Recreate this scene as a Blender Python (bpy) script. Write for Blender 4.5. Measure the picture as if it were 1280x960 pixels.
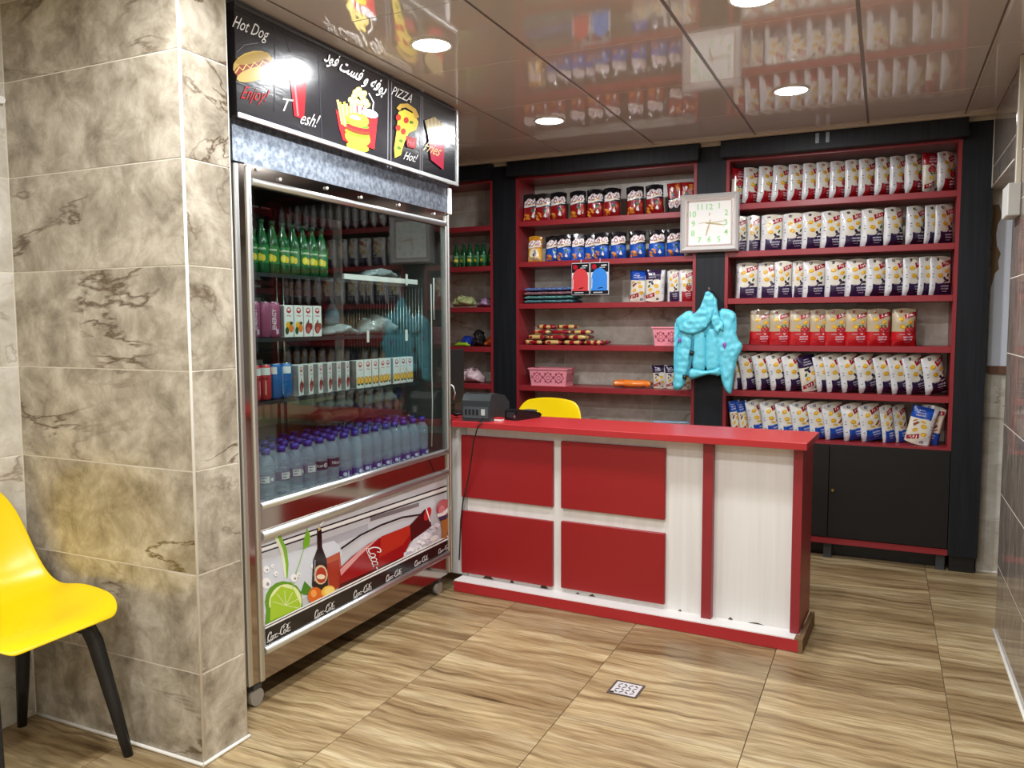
import bpy, bmesh, math, random
import numpy as np
from mathutils import Vector, Matrix, noise
from mathutils.geometry import tessellate_polygon

for o in list(bpy.data.objects): bpy.data.objects.remove(o)
SC = bpy.context.scene
COL = SC.collection
random.seed(7)

# ------------------------------------------------------------------ camera
F_PX = 1000.0
CAM = Vector((0, 0, 1.335))
def cam_axes(yaw, pitch, roll):
    cy, sy = math.cos(yaw), math.sin(yaw)
    fwd = Vector((-sy*math.cos(pitch), cy*math.cos(pitch), -math.sin(pitch)))
    right = Vector((cy, sy, 0)); down = fwd.cross(right)
    cr, sr = math.cos(roll), math.sin(roll)
    return cr*right+sr*down, -sr*right+cr*down, fwd
RT, DN, FW = cam_axes(math.radians(24.96), math.radians(4.388), math.radians(.228))
cd = bpy.data.cameras.new('camera'); cam = bpy.data.objects.new('camera', cd); COL.objects.link(cam)
cd.sensor_width = 36; cd.lens = F_PX*36/1280; cd.clip_start = .02
M = Matrix((RT, -DN, -FW)).transposed().to_4x4(); M.translation = CAM
cam.matrix_world = M
SC.camera = cam

# ------------------------------------------------------------------ world and exposure
w = bpy.data.worlds.new('world'); SC.world = w; w.use_nodes = True
w.node_tree.nodes['Background'].inputs[0].default_value = (.75, .8, .9, 1)
w.node_tree.nodes['Background'].inputs[1].default_value = .3
vs = SC.view_settings
vs.view_transform = 'Standard'; vs.look = 'None'; vs.gamma = 1; vs.use_curve_mapping = False
vs.exposure = 0.0
LAMP_W = 17.0          # each ceiling downlight

# ------------------------------------------------------------------ measuring helpers (world points on known planes)
def ray(x, y): return RT*((x-640)/F_PX)+DN*((y-480)/F_PX)+FW
def onZ(x, y, z=0.): d = ray(x, y); return CAM+d*((z-CAM.z)/d.z)
def onX(x, y, X): d = ray(x, y); return CAM+d*(X/d.x)
def onY(x, y, Y): d = ray(x, y); return CAM+d*(Y/d.y)

# ------------------------------------------------------------------ materials
def lin(c):
    return tuple(((v/255)/12.92 if v/255 <= .04045 else ((v/255+.055)/1.055)**2.4) for v in c)+(1,)
MATS = {}
def mat(name, rgb, rough=.5, metal=0, spec=.5, coat=0, alpha=1, emit=None, es=0, trans=0, coat_rough=.05):
    if name in MATS: return MATS[name]
    m = bpy.data.materials.new(name); m.use_nodes = True
    b = m.node_tree.nodes['Principled BSDF']
    b.inputs['Base Color'].default_value = lin(rgb)
    b.inputs['Roughness'].default_value = rough
    b.inputs['Metallic'].default_value = metal
    b.inputs['Specular IOR Level'].default_value = spec
    b.inputs['Coat Weight'].default_value = coat
    b.inputs['Coat Roughness'].default_value = coat_rough
    b.inputs['Alpha'].default_value = alpha
    b.inputs['Transmission Weight'].default_value = trans
    if emit:
        b.inputs['Emission Color'].default_value = lin(emit); b.inputs['Emission Strength'].default_value = es
    MATS[name] = m
    return m
def nodes(m): return m.node_tree.nodes, m.node_tree.links, m.node_tree.nodes['Principled BSDF']
def ramp(N, stops):
    r = N.new('ShaderNodeValToRGB'); e = r.color_ramp.elements
    while len(e) < len(stops): e.new(.5)
    for i, (p, c) in enumerate(stops):
        e[i].position = p; e[i].color = lin(c) if len(c) == 3 else c
    return r
def mapping(N, L, scale, rnd=7.0):
    tc = N.new('ShaderNodeTexCoord'); oi = N.new('ShaderNodeObjectInfo')
    mu = N.new('ShaderNodeMath'); mu.operation = 'MULTIPLY'; mu.inputs[1].default_value = rnd
    cb = N.new('ShaderNodeCombineXYZ')
    L.new(oi.outputs['Random'], mu.inputs[0])
    for i in range(3): L.new(mu.outputs[0], cb.inputs[i])
    mp = N.new('ShaderNodeMapping'); mp.inputs['Scale'].default_value = scale
    L.new(tc.outputs['Object'], mp.inputs['Vector']); L.new(cb.outputs[0], mp.inputs['Location'])
    return mp
def noise_n(N, L, vec, scale, detail=4, rough=.5, dist=0):
    n = N.new('ShaderNodeTexNoise'); n.inputs['Scale'].default_value = scale
    n.inputs['Detail'].default_value = detail; n.inputs['Roughness'].default_value = rough
    n.inputs['Distortion'].default_value = dist
    L.new(vec, n.inputs['Vector']); return n
def mixc(N, L, f, a, b, typ='MIX'):
    m = N.new('ShaderNodeMix'); m.data_type = 'RGBA'; m.blend_type = typ
    for s, v in ((0, f), (6, a), (7, b)):
        if isinstance(v, (float, int)): m.inputs[s].default_value = v
        elif isinstance(v, tuple): m.inputs[s].default_value = lin(v) if len(v) == 3 else v
        else: L.new(v, m.inputs[s])
    return m.outputs[2]
def marble(name, lo, mid, hi, vein, rough=.18, scale=(1, 1, 1), veinamt=.75, veinscale=2.2):
    m = mat(name, mid, rough); N, L, b = nodes(m)
    mp = mapping(N, L, scale)
    n1 = noise_n(N, L, mp.outputs[0], 8, 10, .68, .35)
    r1 = ramp(N, [(.34, lo), (.5, mid), (.66, hi)]); L.new(n1.outputs['Fac'], r1.inputs[0])
    mpv = N.new('ShaderNodeMapping'); mpv.inputs['Rotation'].default_value = (.0, .7, .5); mpv.inputs['Scale'].default_value = (.6, 1.4, 1.9); L.new(mp.outputs[0], mpv.inputs[0])
    n2 = noise_n(N, L, mpv.outputs[0], veinscale, 6, .55, .5)
    r2 = ramp(N, [(.482, (0, 0, 0)), (.5, (255, 255, 255)), (.518, (0, 0, 0))]); L.new(n2.outputs['Fac'], r2.inputs[0])
    n3 = noise_n(N, L, mp.outputs[0], 1.7, 2)
    r3 = ramp(N, [(.46, (0, 0, 0)), (.58, (255, 255, 255))]); L.new(n3.outputs['Fac'], r3.inputs[0])
    mm = N.new('ShaderNodeMath'); mm.operation = 'MULTIPLY'; L.new(r2.outputs[0], mm.inputs[0]); L.new(r3.outputs[0], mm.inputs[1])
    m2 = N.new('ShaderNodeMath'); m2.operation = 'MULTIPLY'; L.new(mm.outputs[0], m2.inputs[0]); m2.inputs[1].default_value = veinamt
    L.new(mixc(N, L, m2.outputs[0], r1.outputs[0], vein), b.inputs['Base Color'])
    return m
TILE = marble('marble_tile', (126, 116, 100), (166, 156, 138), (200, 191, 174), (84, 64, 42), .2, veinamt=.95)
TILE_W = marble('marble_tile_pale', (176, 168, 152), (196, 190, 178), (214, 210, 200), (130, 110, 86), .3)
TILE_R = marble('marble_tile_streaked', (104, 94, 85), (132, 122, 113), (160, 151, 142), (92, 78, 66), .08, (4, 4, .9), .4)
GROUT = mat('pale_grout', (214, 206, 190), .8)
# wood-look floor tile
WOOD = mat('wood_look_tile', (180, 155, 120), .3)
N, L, b = nodes(WOOD)
mp = mapping(N, L, (1, 1, 1), 13)
warp = noise_n(N, L, mp.outputs[0], 2.6, 3)
mpa = N.new('ShaderNodeMapping'); mpa.inputs['Scale'].default_value = (1.7, 30, 1); L.new(mp.outputs[0], mpa.inputs[0])
wadd = N.new('ShaderNodeVectorMath'); wadd.operation = 'MULTIPLY_ADD'
L.new(warp.outputs['Color'], wadd.inputs[0]); wadd.inputs[1].default_value = (.6, 4.2, 0); L.new(mpa.outputs[0], wadd.inputs[2])
g1 = noise_n(N, L, wadd.outputs[0], 1.0, 6, .6)
r1 = ramp(N, [(.25, (92, 72, 45)), (.37, (142, 118, 82)), (.5, (174, 152, 112)), (.7, (200, 183, 147))]); L.new(g1.outputs['Fac'], r1.inputs[0])
mpb = N.new('ShaderNodeMapping'); mpb.inputs['Scale'].default_value = (9, 150, 1); L.new(mp.outputs[0], mpb.inputs[0])
g2 = noise_n(N, L, mpb.outputs[0], 1.0, 3)
r2 = ramp(N, [(.35, (150, 140, 128)), (.6, (255, 255, 255))]); L.new(g2.outputs['Fac'], r2.inputs[0])
c1 = mixc(N, L, .45, r1.outputs[0], r2.outputs[0], 'MULTIPLY')
mpc = N.new('ShaderNodeMapping'); mpc.inputs['Scale'].default_value = (.8, 5, 1); L.new(mp.outputs[0], mpc.inputs[0])
g3 = noise_n(N, L, mpc.outputs[0], 1.3, 2)
r3 = ramp(N, [(.4, (255, 255, 255)), (.7, (176, 158, 138))]); L.new(g3.outputs['Fac'], r3.inputs[0])
L.new(mixc(N, L, .8, c1, r3.outputs[0], 'MULTIPLY'), b.inputs['Base Color'])
WOOD_J = mat('floor_joint', (92, 76, 58), .8)

RED = mat('red_board', (170, 40, 44), .3, spec=.5)
RED_S = mat('red_shelf_board', (140, 36, 43), .36)
RED_D = mat('red_panel', (146, 21, 25), .4)
BLACK = mat('black_laminate', (30, 32, 36), .5, spec=.3)
N, L, b = nodes(BLACK)
mp = mapping(N, L, (60, 60, 1.5)); n = noise_n(N, L, mp.outputs[0], 1.5, 4)
r = ramp(N, [(.3, (14, 16, 20)), (.75, (29, 32, 38))]); L.new(n.outputs['Fac'], r.inputs[0]); L.new(r.outputs[0], b.inputs['Base Color'])
DARKB = mat('dark_brown_laminate', (26, 22, 21), .5, spec=.3)
WHITEP = mat('white_board', (222, 217, 208), .5)
N, L, b = nodes(WHITEP)
mp = mapping(N, L, (22, 22, .8)); n = noise_n(N, L, mp.outputs[0], 1.5, 5)
r = ramp(N, [(.3, (216, 213, 208)), (.65, (226, 224, 220))]); L.new(n.outputs['Fac'], r.inputs[0]); L.new(r.outputs[0], b.inputs['Base Color'])
WHITE = mat('white_paint', (232, 231, 228), .45)
CHIPB = mat('bare_chipboard', (120, 92, 62), .9)
GAP_DARK = mat('dark_gap', (40, 32, 26), .9)  # flat dark colour standing in for the shade inside slots and gaps
CEIL = mat('gloss_ceiling_panel', (208, 201, 196), .06, spec=.75, coat=.35, coat_rough=.03)
CEIL_T = mat('ceiling_trim', (112, 103, 97), .3)
CEIL_E = mat('ceiling_edge_profile', (196, 184, 166), .4)
ALU = mat('aluminium', (206, 208, 206), .38, 1)
STEEL = mat('mirror_steel', (168, 158, 148), .09, 1)
GALV = mat('galvanised_sheet', (150, 160, 172), .35, .85)
N, L, b = nodes(GALV)
mp = mapping(N, L, (1, 1, 1)); n = noise_n(N, L, mp.outputs[0], 60, 3)
r = ramp(N, [(.35, (118, 128, 142)), (.65, (176, 186, 198))]); L.new(n.outputs['Fac'], r.inputs[0]); L.new(r.outputs[0], b.inputs['Base Color'])
SILVER = mat('silver_frame', (205, 204, 202), .2, .9)
BLK = mat('black_plastic', (24, 24, 25), .4)
GRYP = mat('grey_plastic', (62, 66, 70), .45)
RUBBER = mat('grey_rubber', (150, 145, 135), .7)
YEL = mat('yellow_plastic', (238, 204, 8), .28)
TUR = mat('turquoise_vinyl', (100, 196, 214), .38)
def glass(name, tint, ior, boost, rough=0.0):
    m = bpy.data.materials.new(name); m.use_nodes = True; N = m.node_tree.nodes; L = m.node_tree.links; N.clear()
    o = N.new('ShaderNodeOutputMaterial'); t = N.new('ShaderNodeBsdfTransparent'); t.inputs[0].default_value = lin(tint)
    g = N.new('ShaderNodeBsdfGlossy'); g.inputs['Roughness'].default_value = rough
    f = N.new('ShaderNodeFresnel'); ge = N.new('ShaderNodeNewGeometry'); mi = N.new('ShaderNodeMix'); mi.inputs[2].default_value = ior; mi.inputs[3].default_value = 1/ior
    L.new(ge.outputs['Backfacing'], mi.inputs[0]); L.new(mi.outputs[0], f.inputs['IOR'])      # the same thin pane from both sides
    mu = N.new('ShaderNodeMath'); mu.operation = 'MULTIPLY'; mu.inputs[1].default_value = boost; mu.use_clamp = True
    x = N.new('ShaderNodeMixShader'); L.new(f.outputs[0], mu.inputs[0]); L.new(mu.outputs[0], x.inputs[0])
    L.new(t.outputs[0], x.inputs[1]); L.new(g.outputs[0], x.inputs[2]); L.new(x.outputs[0], o.inputs[0])
    return m
GLASS = glass('door_glass', (236, 243, 241), 1.5, 1.0)
CLEAR = glass('clear_film', (235, 238, 240), 1.5, 2.2, .12)

# ------------------------------------------------------------------ mesh builders
class MB:
    def __init__(s): s.v = []; s.f = []; s.m = []; s.sm = []
    def add(s, v, f, m=0, smooth=False):
        o = len(s.v); s.v += [tuple(p) for p in v]
        for q in f: s.f.append([i+o for i in q]); s.m.append(m); s.sm.append(smooth)
        return s
    def box(s, x0, x1, y0, y1, z0, z1, m=0, c=0):
        if x0 > x1: x0, x1 = x1, x0
        if y0 > y1: y0, y1 = y1, y0
        if z0 > z1: z0, z1 = z1, z0
        if c <= 0:
            v = [(x, y, z) for z in (z0, z1) for y in (y0, y1) for x in (x0, x1)]
            return s.add(v, [(0, 2, 3, 1), (4, 5, 7, 6), (0, 1, 5, 4), (2, 6, 7, 3), (0, 4, 6, 2), (1, 3, 7, 5)], m)
        b = bmesh.new(); bmesh.ops.create_cube(b, size=1)
        for q in b.verts: q.co = Vector(((x0+x1)/2+q.co.x*(x1-x0), (y0+y1)/2+q.co.y*(y1-y0), (z0+z1)/2+q.co.z*(z1-z0)))
        bmesh.ops.bevel(b, geom=b.edges[:], offset=c, segments=1, affect='EDGES', profile=.5)
        return s.bm(b, m)
    def bm(s, b, m=0, smooth=False):
        b.verts.index_update(); s.add([q.co[:] for q in b.verts], [[q.index for q in f.verts] for f in b.faces], m, smooth); b.free(); return s
    def tube(s, pts, r, n=8, m=0, caps=True, rs=None, flat=1.0):
        pts = [Vector(p) for p in pts]; rings = []
        up = Vector((0, 0, 1)); v = []
        t0 = (pts[1]-pts[0]).normalized()
        if abs(t0.dot(up)) > .9: up = Vector((0, 1, 0))
        for i, p in enumerate(pts):
            t = (pts[min(i+1, len(pts)-1)]-pts[max(i-1, 0)]).normalized()
            a = t.cross(up).normalized(); c = t.cross(a).normalized()
            q = rs[i] if rs else r
            for k in range(n):
                an = 2*math.pi*k/n; v.append(p+a*math.cos(an)*q+c*math.sin(an)*q*flat)
        f = [[i*n+k, i*n+(k+1) % n, (i+1)*n+(k+1) % n, (i+1)*n+k] for i in range(len(pts)-1) for k in range(n)]
        s.add(v, f, m, True)
        if caps:
            o = len(s.v)-len(v)
            s.f.append([o+k for k in range(n)][::-1]); s.m.append(m); s.sm.append(False)
            s.f.append([o+(len(pts)-1)*n+k for k in range(n)]); s.m.append(m); s.sm.append(False)
        return s
    def lathe(s, prof, n=14, c=(0, 0, 0), m=0, cap=True):
        v = [(c[0]+r*math.cos(2*math.pi*k/n), c[1]+r*math.sin(2*math.pi*k/n), c[2]+z) for r, z in prof for k in range(n)]
        f = [[i*n+k, i*n+(k+1) % n, (i+1)*n+(k+1) % n, (i+1)*n+k] for i in range(len(prof)-1) for k in range(n)]
        s.add(v, f, m, True)
        if cap:
            o = len(s.v)-len(v)
            s.f.append([o+k for k in range(n)][::-1]); s.m.append(m); s.sm.append(False)
            s.f.append([o+(len(prof)-1)*n+k for k in range(n)]); s.m.append(m); s.sm.append(False)
        return s
    def prism(s, poly, a0, a1, axis='y', m=0):
        """poly: 2D outline; extruded along axis ('y': poly is x,z ; 'x': poly is y,z ; 'z': poly is x,y)"""
        def P(p, a): return {'y': (p[0], a, p[1]), 'x': (a, p[0], p[1]), 'z': (p[0], p[1], a)}[axis]
        n = len(poly); v = [P(p, a0) for p in poly]+[P(p, a1) for p in poly]
        f = [[k, (k+1) % n, n+(k+1) % n, n+k] for k in range(n)]+[list(range(n))[::-1], list(range(n, 2*n))]
        s.add(v, f, m); b = None; return s
    def mesh(s, name, mats):
        me = bpy.data.meshes.new(name); me.from_pydata(s.v, [], s.f)
        for q in (mats if isinstance(mats, (list, tuple)) else [mats]): me.materials.append(q)
        me.polygons.foreach_set('material_index', s.m); me.polygons.foreach_set('use_smooth', s.sm)
        b = bmesh.new(); b.from_mesh(me); bmesh.ops.recalc_face_normals(b, faces=b.faces[:]); b.to_mesh(me); b.free()
        me.update(); return me
    def build(s, name, mats, parent=None, local=False, loc=None):
        """vertices are world coordinates unless local"""
        off = Vector((0, 0, 0))
        if not local:
            if parent is not None:
                off = WLOC[parent.name]
            else:
                v = np.array(s.v); off = Vector(((v[:, 0].min()+v[:, 0].max())/2, (v[:, 1].min()+v[:, 1].max())/2, v[:, 2].min()))
            base = off
            if parent is not None and loc is not None: base = Vector(loc)
            s.v = [(p[0]-base.x, p[1]-base.y, p[2]-base.z) for p in s.v]
        o = bpy.data.objects.new(name, s.mesh(name, mats)); COL.objects.link(o)
        if parent is not None:
            o.parent = parent
            if not local and loc is not None:
                o.location = Vector(loc)-off; WLOC[o.name] = Vector(loc)
            else: WLOC[o.name] = WLOC[parent.name].copy()
        elif not local: o.location = off; WLOC[o.name] = off.copy()
        else: WLOC[o.name] = Vector((0, 0, 0))
        return o
WLOC = {}
def tag(o, label=None, cat=None, group=None, kind=None):
    if label: o['label'] = label
    if cat: o['category'] = cat
    if group: o['group'] = group
    if kind: o['kind'] = kind
    return o
def thing(name, label, cat, loc=(0, 0, 0), rz=0, group=None):
    o = bpy.data.objects.new(name, None); COL.objects.link(o); o.location = loc; o.rotation_euler = (0, 0, rz)
    o.empty_display_size = .05
    WLOC[o.name] = Vector(loc); return tag(o, label, cat, group)
def lobj(name, me, parent=None, loc=(0, 0, 0), rot=(0, 0, 0)):
    o = bpy.data.objects.new(name, me); COL.objects.link(o); o.location = loc; o.rotation_euler = rot
    if parent is not None: o.parent = parent
    WLOC[o.name] = Vector(loc); return o
def dup(root, loc, rot=(0, 0, 0), label=None, group=None, scale=None):
    r = root.copy(); COL.objects.link(r); r.location = loc; r.rotation_euler = rot
    if scale: r.scale = scale
    if label: r['label'] = label
    if group: r['group'] = group
    for ch in root.children:
        c = ch.copy(); COL.objects.link(c); c.parent = r
        for g in ch.children:
            d = g.copy(); COL.objects.link(d); d.parent = c
    return r
def part(name, parent, mats, *boxes, c=0):
    m = MB()
    for q in boxes: m.box(*q, c=c)
    return m.build(name, mats, parent)
def struct(o): o['kind'] = 'structure'; return o
ORD = ['leftmost', 'second from the left', 'third from the left', 'fourth from the left', 'fifth from the left', 'sixth from the left', 'seventh from the left', 'eighth from the left', 'ninth from the left', 'tenth from the left', 'eleventh from the left', 'twelfth from the left', 'thirteenth from the left', 'fourteenth from the left', 'fifteenth from the left']
def nth(i, n): return 'rightmost' if (i == n-1 and n > 1) else ORD[i]

# text to triangles ---------------------------------------------------------------
TXT = {}
def text2d(s, bold=0.0):
    key = (s, bold)
    if key in TXT: return TXT[key]
    cu = bpy.data.curves.new('lettering_source', 'FONT'); cu.body = s; cu.size = 1; cu.resolution_u = 2; cu.offset = bold
    o = bpy.data.objects.new('lettering_source', cu); COL.objects.link(o)
    dg = bpy.context.evaluated_depsgraph_get(); me = bpy.data.meshes.new_from_object(o.evaluated_get(dg))
    v = [(p.co.x, p.co.y) for p in me.vertices]; f = [list(p.vertices) for p in me.polygons]
    bpy.data.objects.remove(o); bpy.data.curves.remove(cu); bpy.data.meshes.remove(me)
    TXT[key] = (v, f); return TXT[key]

class Art:
    """flat print: coloured shapes in a sheet's own 2D coordinates, mapped on to that sheet by fmap(x, y, layer)"""
    def __init__(s, fmap, maxe=None): s.map = fmap; s.maxe = maxe; s.v = []; s.f = []; s.m = []; s.mats = []; s.layer = 1
    def slot(s, m):
        if m not in s.mats: s.mats.append(m)
        return s.mats.index(m)
    def tris(s, tr, m, layer):
        k = s.slot(m)
        if s.maxe:
            st = list(tr); tr = []
            while st:
                a, b, c = st.pop()
                e = [math.dist(a, b), math.dist(b, c), math.dist(c, a)]; i = e.index(max(e))
                if e[i] > s.maxe:
                    if i == 1: a, b, c = b, c, a
                    elif i == 2: a, b, c = c, a, b
                    q = ((a[0]+b[0])/2, (a[1]+b[1])/2); st += [(a, q, c), (q, b, c)]
                else: tr.append((a, b, c))
        for t in tr:
            o = len(s.v); s.v += [tuple(s.map(p[0], p[1], layer)) for p in t]; s.f.append((o, o+1, o+2)); s.m.append(k)
    def poly(s, pts, m, layer=None):
        if layer is None: s.layer += .12; layer = s.layer
        t = tessellate_polygon([[Vector((p[0], p[1], 0)) for p in pts]])
        s.tris([tuple(pts[i] for i in q) for q in t], m, layer); return s
    def ell(s, cx, cy, rx, ry, m, rot=0, n=14, a0=0, a1=360, layer=None):
        r = math.radians(rot); P = []
        full = abs(a1-a0) >= 360
        for k in range(n if full else n+1):
            a = math.radians(a0+(a1-a0)*k/n); x, y = rx*math.cos(a), ry*math.sin(a)
            P.append((cx+x*math.cos(r)-y*math.sin(r), cy+x*math.sin(r)+y*math.cos(r)))
        return s.poly(P, m, layer)
    def stroke(s, pts, wd, m, layer=None):
        if layer is None: s.layer += .12; layer = s.layer
        P = []; n = len(pts)
        for i in range(n):
            a = pts[max(i-1, 0)]; b = pts[min(i+1, n-1)]
            dx, dy = b[0]-a[0], b[1]-a[1]; l = math.hypot(dx, dy) or 1
            ww = wd[i] if isinstance(wd, (list, tuple)) else wd
            P.append(((pts[i][0]-dy/l*ww/2, pts[i][1]+dx/l*ww/2), (pts[i][0]+dy/l*ww/2, pts[i][1]-dx/l*ww/2)))
        tr = []
        for i in range(n-1):
            (a, b), (c, d) = P[i], P[i+1]; tr += [(a, b, d), (a, d, c)]
        s.tris(tr, m, layer); return s
    def text(s, t, x, y, size, m, rot=0, shear=0, bold=0.0, align='C', sx=1, flipy=False, layer=None):
        if layer is None: s.layer += .12; layer = s.layer
        v, f = text2d(t, bold)
        xs = [p[0] for p in v]; ys = [p[1] for p in v]
        ox = {'C': (min(xs)+max(xs))/2, 'L': min(xs), 'R': max(xs)}[align]; oy = (min(ys)+max(ys))/2
        r = math.radians(rot)
        def T(p):
            a = (p[0]-ox)*size*sx; c = (p[1]-oy)*size; a += c*shear
            if flipy: c = -c
            return (x+a*math.cos(r)-c*math.sin(r), y+a*math.sin(r)+c*math.cos(r))
        tr = []
        for q in f:
            for k in range(1, len(q)-1): tr.append((T(v[q[0]]), T(v[q[k]]), T(v[q[k+1]])))
        s.tris(tr, m, layer); return s
    def mesh(s, name, origin=(0, 0, 0)):
        me = bpy.data.meshes.new(name); me.from_pydata([(p[0]-origin[0], p[1]-origin[1], p[2]-origin[2]) for p in s.v], [], s.f)
        for q in s.mats: me.materials.append(q)
        me.polygons.foreach_set('material_index', s.m); me.update(); return me
    def build(s, name, parent):
        w0 = WLOC[parent.name]; o = bpy.data.objects.new(name, s.mesh(name, w0)); COL.objects.link(o); o.parent = parent; return o
INK = {}
def ink(*rgb, rough=.35):
    if (rgb, rough) not in INK: INK[(rgb, rough)] = mat('print_%d_%d_%d' % rgb + ('' if rough == .35 else '_r%d' % int(rough*100)), rgb, rough)
    return INK[(rgb, rough)]
# pillow shapes from an outline -----------------------------------------------------
def puff(name, outline, thick, res, mats, wr=0.0, wscale=12, R=None, back=1.0, seed=0, mfun=None, sub=0):
    b = bmesh.new(); vs = [b.verts.new((p[0], 0, p[1])) for p in outline]; b.faces.new(vs)
    bmesh.ops.triangulate(b, faces=b.faces[:])
    for _ in range(9):
        es = [e for e in b.edges if e.calc_length() > res]
        if not es: break
        bmesh.ops.subdivide_edges(b, edges=es, cuts=1, use_grid_fill=False); bmesh.ops.triangulate(b, faces=b.faces[:])
    bmesh.ops.beautify_fill(b, faces=b.faces[:], edges=[e for e in b.edges if not e.is_boundary])
    O = np.array(outline, float); A = O; B = np.roll(O, -1, 0); D = B-A; LL = (D**2).sum(1)+1e-12
    b.verts.ensure_lookup_table(); b.verts.index_update()
    ds = []
    for q in b.verts:
        p = np.array((q.co.x, q.co.z)); t = np.clip(((p-A)*D).sum(1)/LL, 0, 1)
        ds.append(float(np.sqrt((((A+D*t[:, None])-p)**2).sum(1)).min()))
    Rm = R or max(ds) or 1
    bd = [q.is_boundary for q in b.verts]
    V = []; Fc = []; mi = []
    n = len(b.verts); back_i = {}
    for q, d in zip(b.verts, ds):
        k = min(d/Rm, 1); h = math.sqrt(max(0, 1-(1-k)**2))*thick/2
        nz = noise.noise(Vector((q.co.x*wscale+seed, seed*1.7, q.co.z*wscale)))*wr*min(1, k*3)
        V.append((q.co.x, -h-nz, q.co.z))
    for q, d in zip(b.verts, ds):
        if bd[q.index]: back_i[q.index] = q.index
        else:
            back_i[q.index] = len(V); V.append((q.co.x, -V[q.index][1]*back, q.co.z))
    for f in b.faces:
        ids = [q.index for q in f.verts]; c = f.calc_center_median()
        k = mfun(c.x, c.z) if mfun else 0
        Fc.append(ids); mi.append(k); Fc.append([back_i[i] for i in ids][::-1]); mi.append(k)
    b.free()
    m = MB(); m.v = V; m.f = Fc; m.m = mi; m.sm = [True]*len(Fc)
    return m.mesh(name, mats)
def rrect(w, h, r=.2, n=4, z0=0):
    r *= min(w, h); P = []
    for cx, cz, a0 in ((w/2-r, r, -90), (w/2-r, h-r, 0), (-w/2+r, h-r, 90), (-w/2+r, r, 180)):
        for k in range(n+1):
            a = math.radians(a0+90*k/n); P.append((cx+r*math.cos(a), z0+cz+r*math.sin(a)))
    return P

# =================================================================== THE ROOM
ZC = 2.365
# ---- floor with 60 cm wood-look tiles
fl = struct(MB().box(-3.4, 1.5, -2.4, 5.5, -.06, -.004).build('floor', WOOD_J))
tm = MB().box(.0012, .5988, .0012, .5988, -.012, 0, c=.0008).mesh('floor_tile', WOOD)
for i in range(-3, 5):
    for j in range(-7, 6):
        o = lobj('floor_tile', tm, fl, Vector((-1.565+.6*i, 1.852+.6*j, 0))-WLOC[fl.name])
# ---- ceiling of gloss panels
ce = struct(MB().box(-3.4, 1.5, -2.4, 5.5, ZC+.006, ZC+.06).build('ceiling', CEIL_T))
XL = [-3.4, -2.97, -2.395, -1.82, -1.25, -.68, -.11, .335, .467]
YL = [-2.4, -1.93, -1.32, -.71, -.1, .51, 1.12, 1.725, 2.335, 2.945, 3.555, 4.165, 4.69, 5.1]
for i in range(len(XL)-1):
    for j in range(len(YL)-1):
        g = .0018; gx = .006 if i < 7 else .001
        m = MB().box(XL[i]+gx, XL[i+1]-gx, YL[j]+g, YL[j+1]-g, ZC, ZC+.008, c=.001)
        m.build('ceiling_panel', CEIL, ce)
for x in XL[1:8]:
    MB().box(x-.0055, x+.0055, -2.4, 5.0, ZC+.0015, ZC+.007).build('joint_strip', CEIL_T, ce)
# ---- walls
ROWS = [0, .283, .587, .9, 1.197, 1.505, 1.81, 2.114, 2.363]
def tiles_y(parent, name, x0, x1, y, rows, mm, face=-1, th=.01, gap=.0018):
    """tiles on a wall facing -Y (face -1) : y is the finished surface"""
    for a, b2 in zip(rows[:-1], rows[1:]):
        MB().box(x0+gap, x1-gap, y, y+th, a+gap, b2-gap, c=.001).build(name, mm, parent, loc=((x0+x1)/2, y, a))
def tiles_x(parent, name, y0, y1, x, rows, mm, sgn=1, th=.01, gap=.0018):
    for a, b2 in zip(rows[:-1], rows[1:]):
        MB().box(x-sgn*th, x, y0+gap, y1-gap, a+gap, b2-gap, c=.001).build(name, mm, parent, loc=(x, (y0+y1)/2, a))
pil = struct(MB().box(-2.75, -1.8352, 1.7182, 1.892, 0, ZC).build('wall_pillar', GROUT))
tiles_y(pil, 'wall_tile', -2.61, -1.838, 1.717, ROWS, TILE)
tiles_x(pil, 'wall_tile', 1.72, 1.9, -1.834, ROWS, TILE)
GR2 = mat('white_caulk', (226, 222, 212), .7)
cj = MB(); cj.tube([(-2.6, 1.714, .004), (-2.2, 1.712, .006), (-1.83, 1.711, .005)], .006, 6); cj.tube([(-1.83, 1.711, .005), (-1.829, 1.8, .006), (-1.829, 1.905, .004)], .006, 6)
cj.tube([(-1.836, 1.719, .01), (-1.836, 1.719, ZC)], .0045, 6); cj.tube([(-1.838, 1.9, .01), (-1.838, 1.9, ZC)], .004, 6)
cj.build('caulk_line', GR2, pil)
wl = struct(MB().box(-2.75, -2.6112, -2.4, 1.727, 0, ZC).build('wall_left', GROUT))
for k in range(3): tiles_x(wl, 'wall_tile', 1.717-.76*(k+1), 1.717-.76*k, -2.61, ROWS, TILE_W)
wa = struct(MB().box(-3.25, -3.12, 1.727, 5.1, 0, ZC).build('wall_alcove', mat('alcove_paint', (120, 112, 106), .7)))
wa2 = struct(MB().box(-3.12, -2.75, 1.6, 1.727, 0, ZC).build('wall_alcove', MATS['alcove_paint']))
wb = struct(MB().box(-3.25, .45, 5.0312, 5.16, 0, ZC).build('wall_back', GROUT))
for k in range(6): tiles_y(wb, 'wall_tile', -3.15+.6*k, -3.15+.6*(k+1), 5.03, ROWS, TILE_W)
wn = struct(MB().box(.476, 1.0, 4.8512, 5.16, 0, ZC).build('wall_niche', GROUT))
tiles_y(wn, 'wall_tile', .476, 1.0, 4.85, ROWS, TILE_W)
MB().tube([(.476, 4.846, .004), (1.0, 4.846, .004)], .006, 6).build('caulk_line', GR2, wn)
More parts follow.
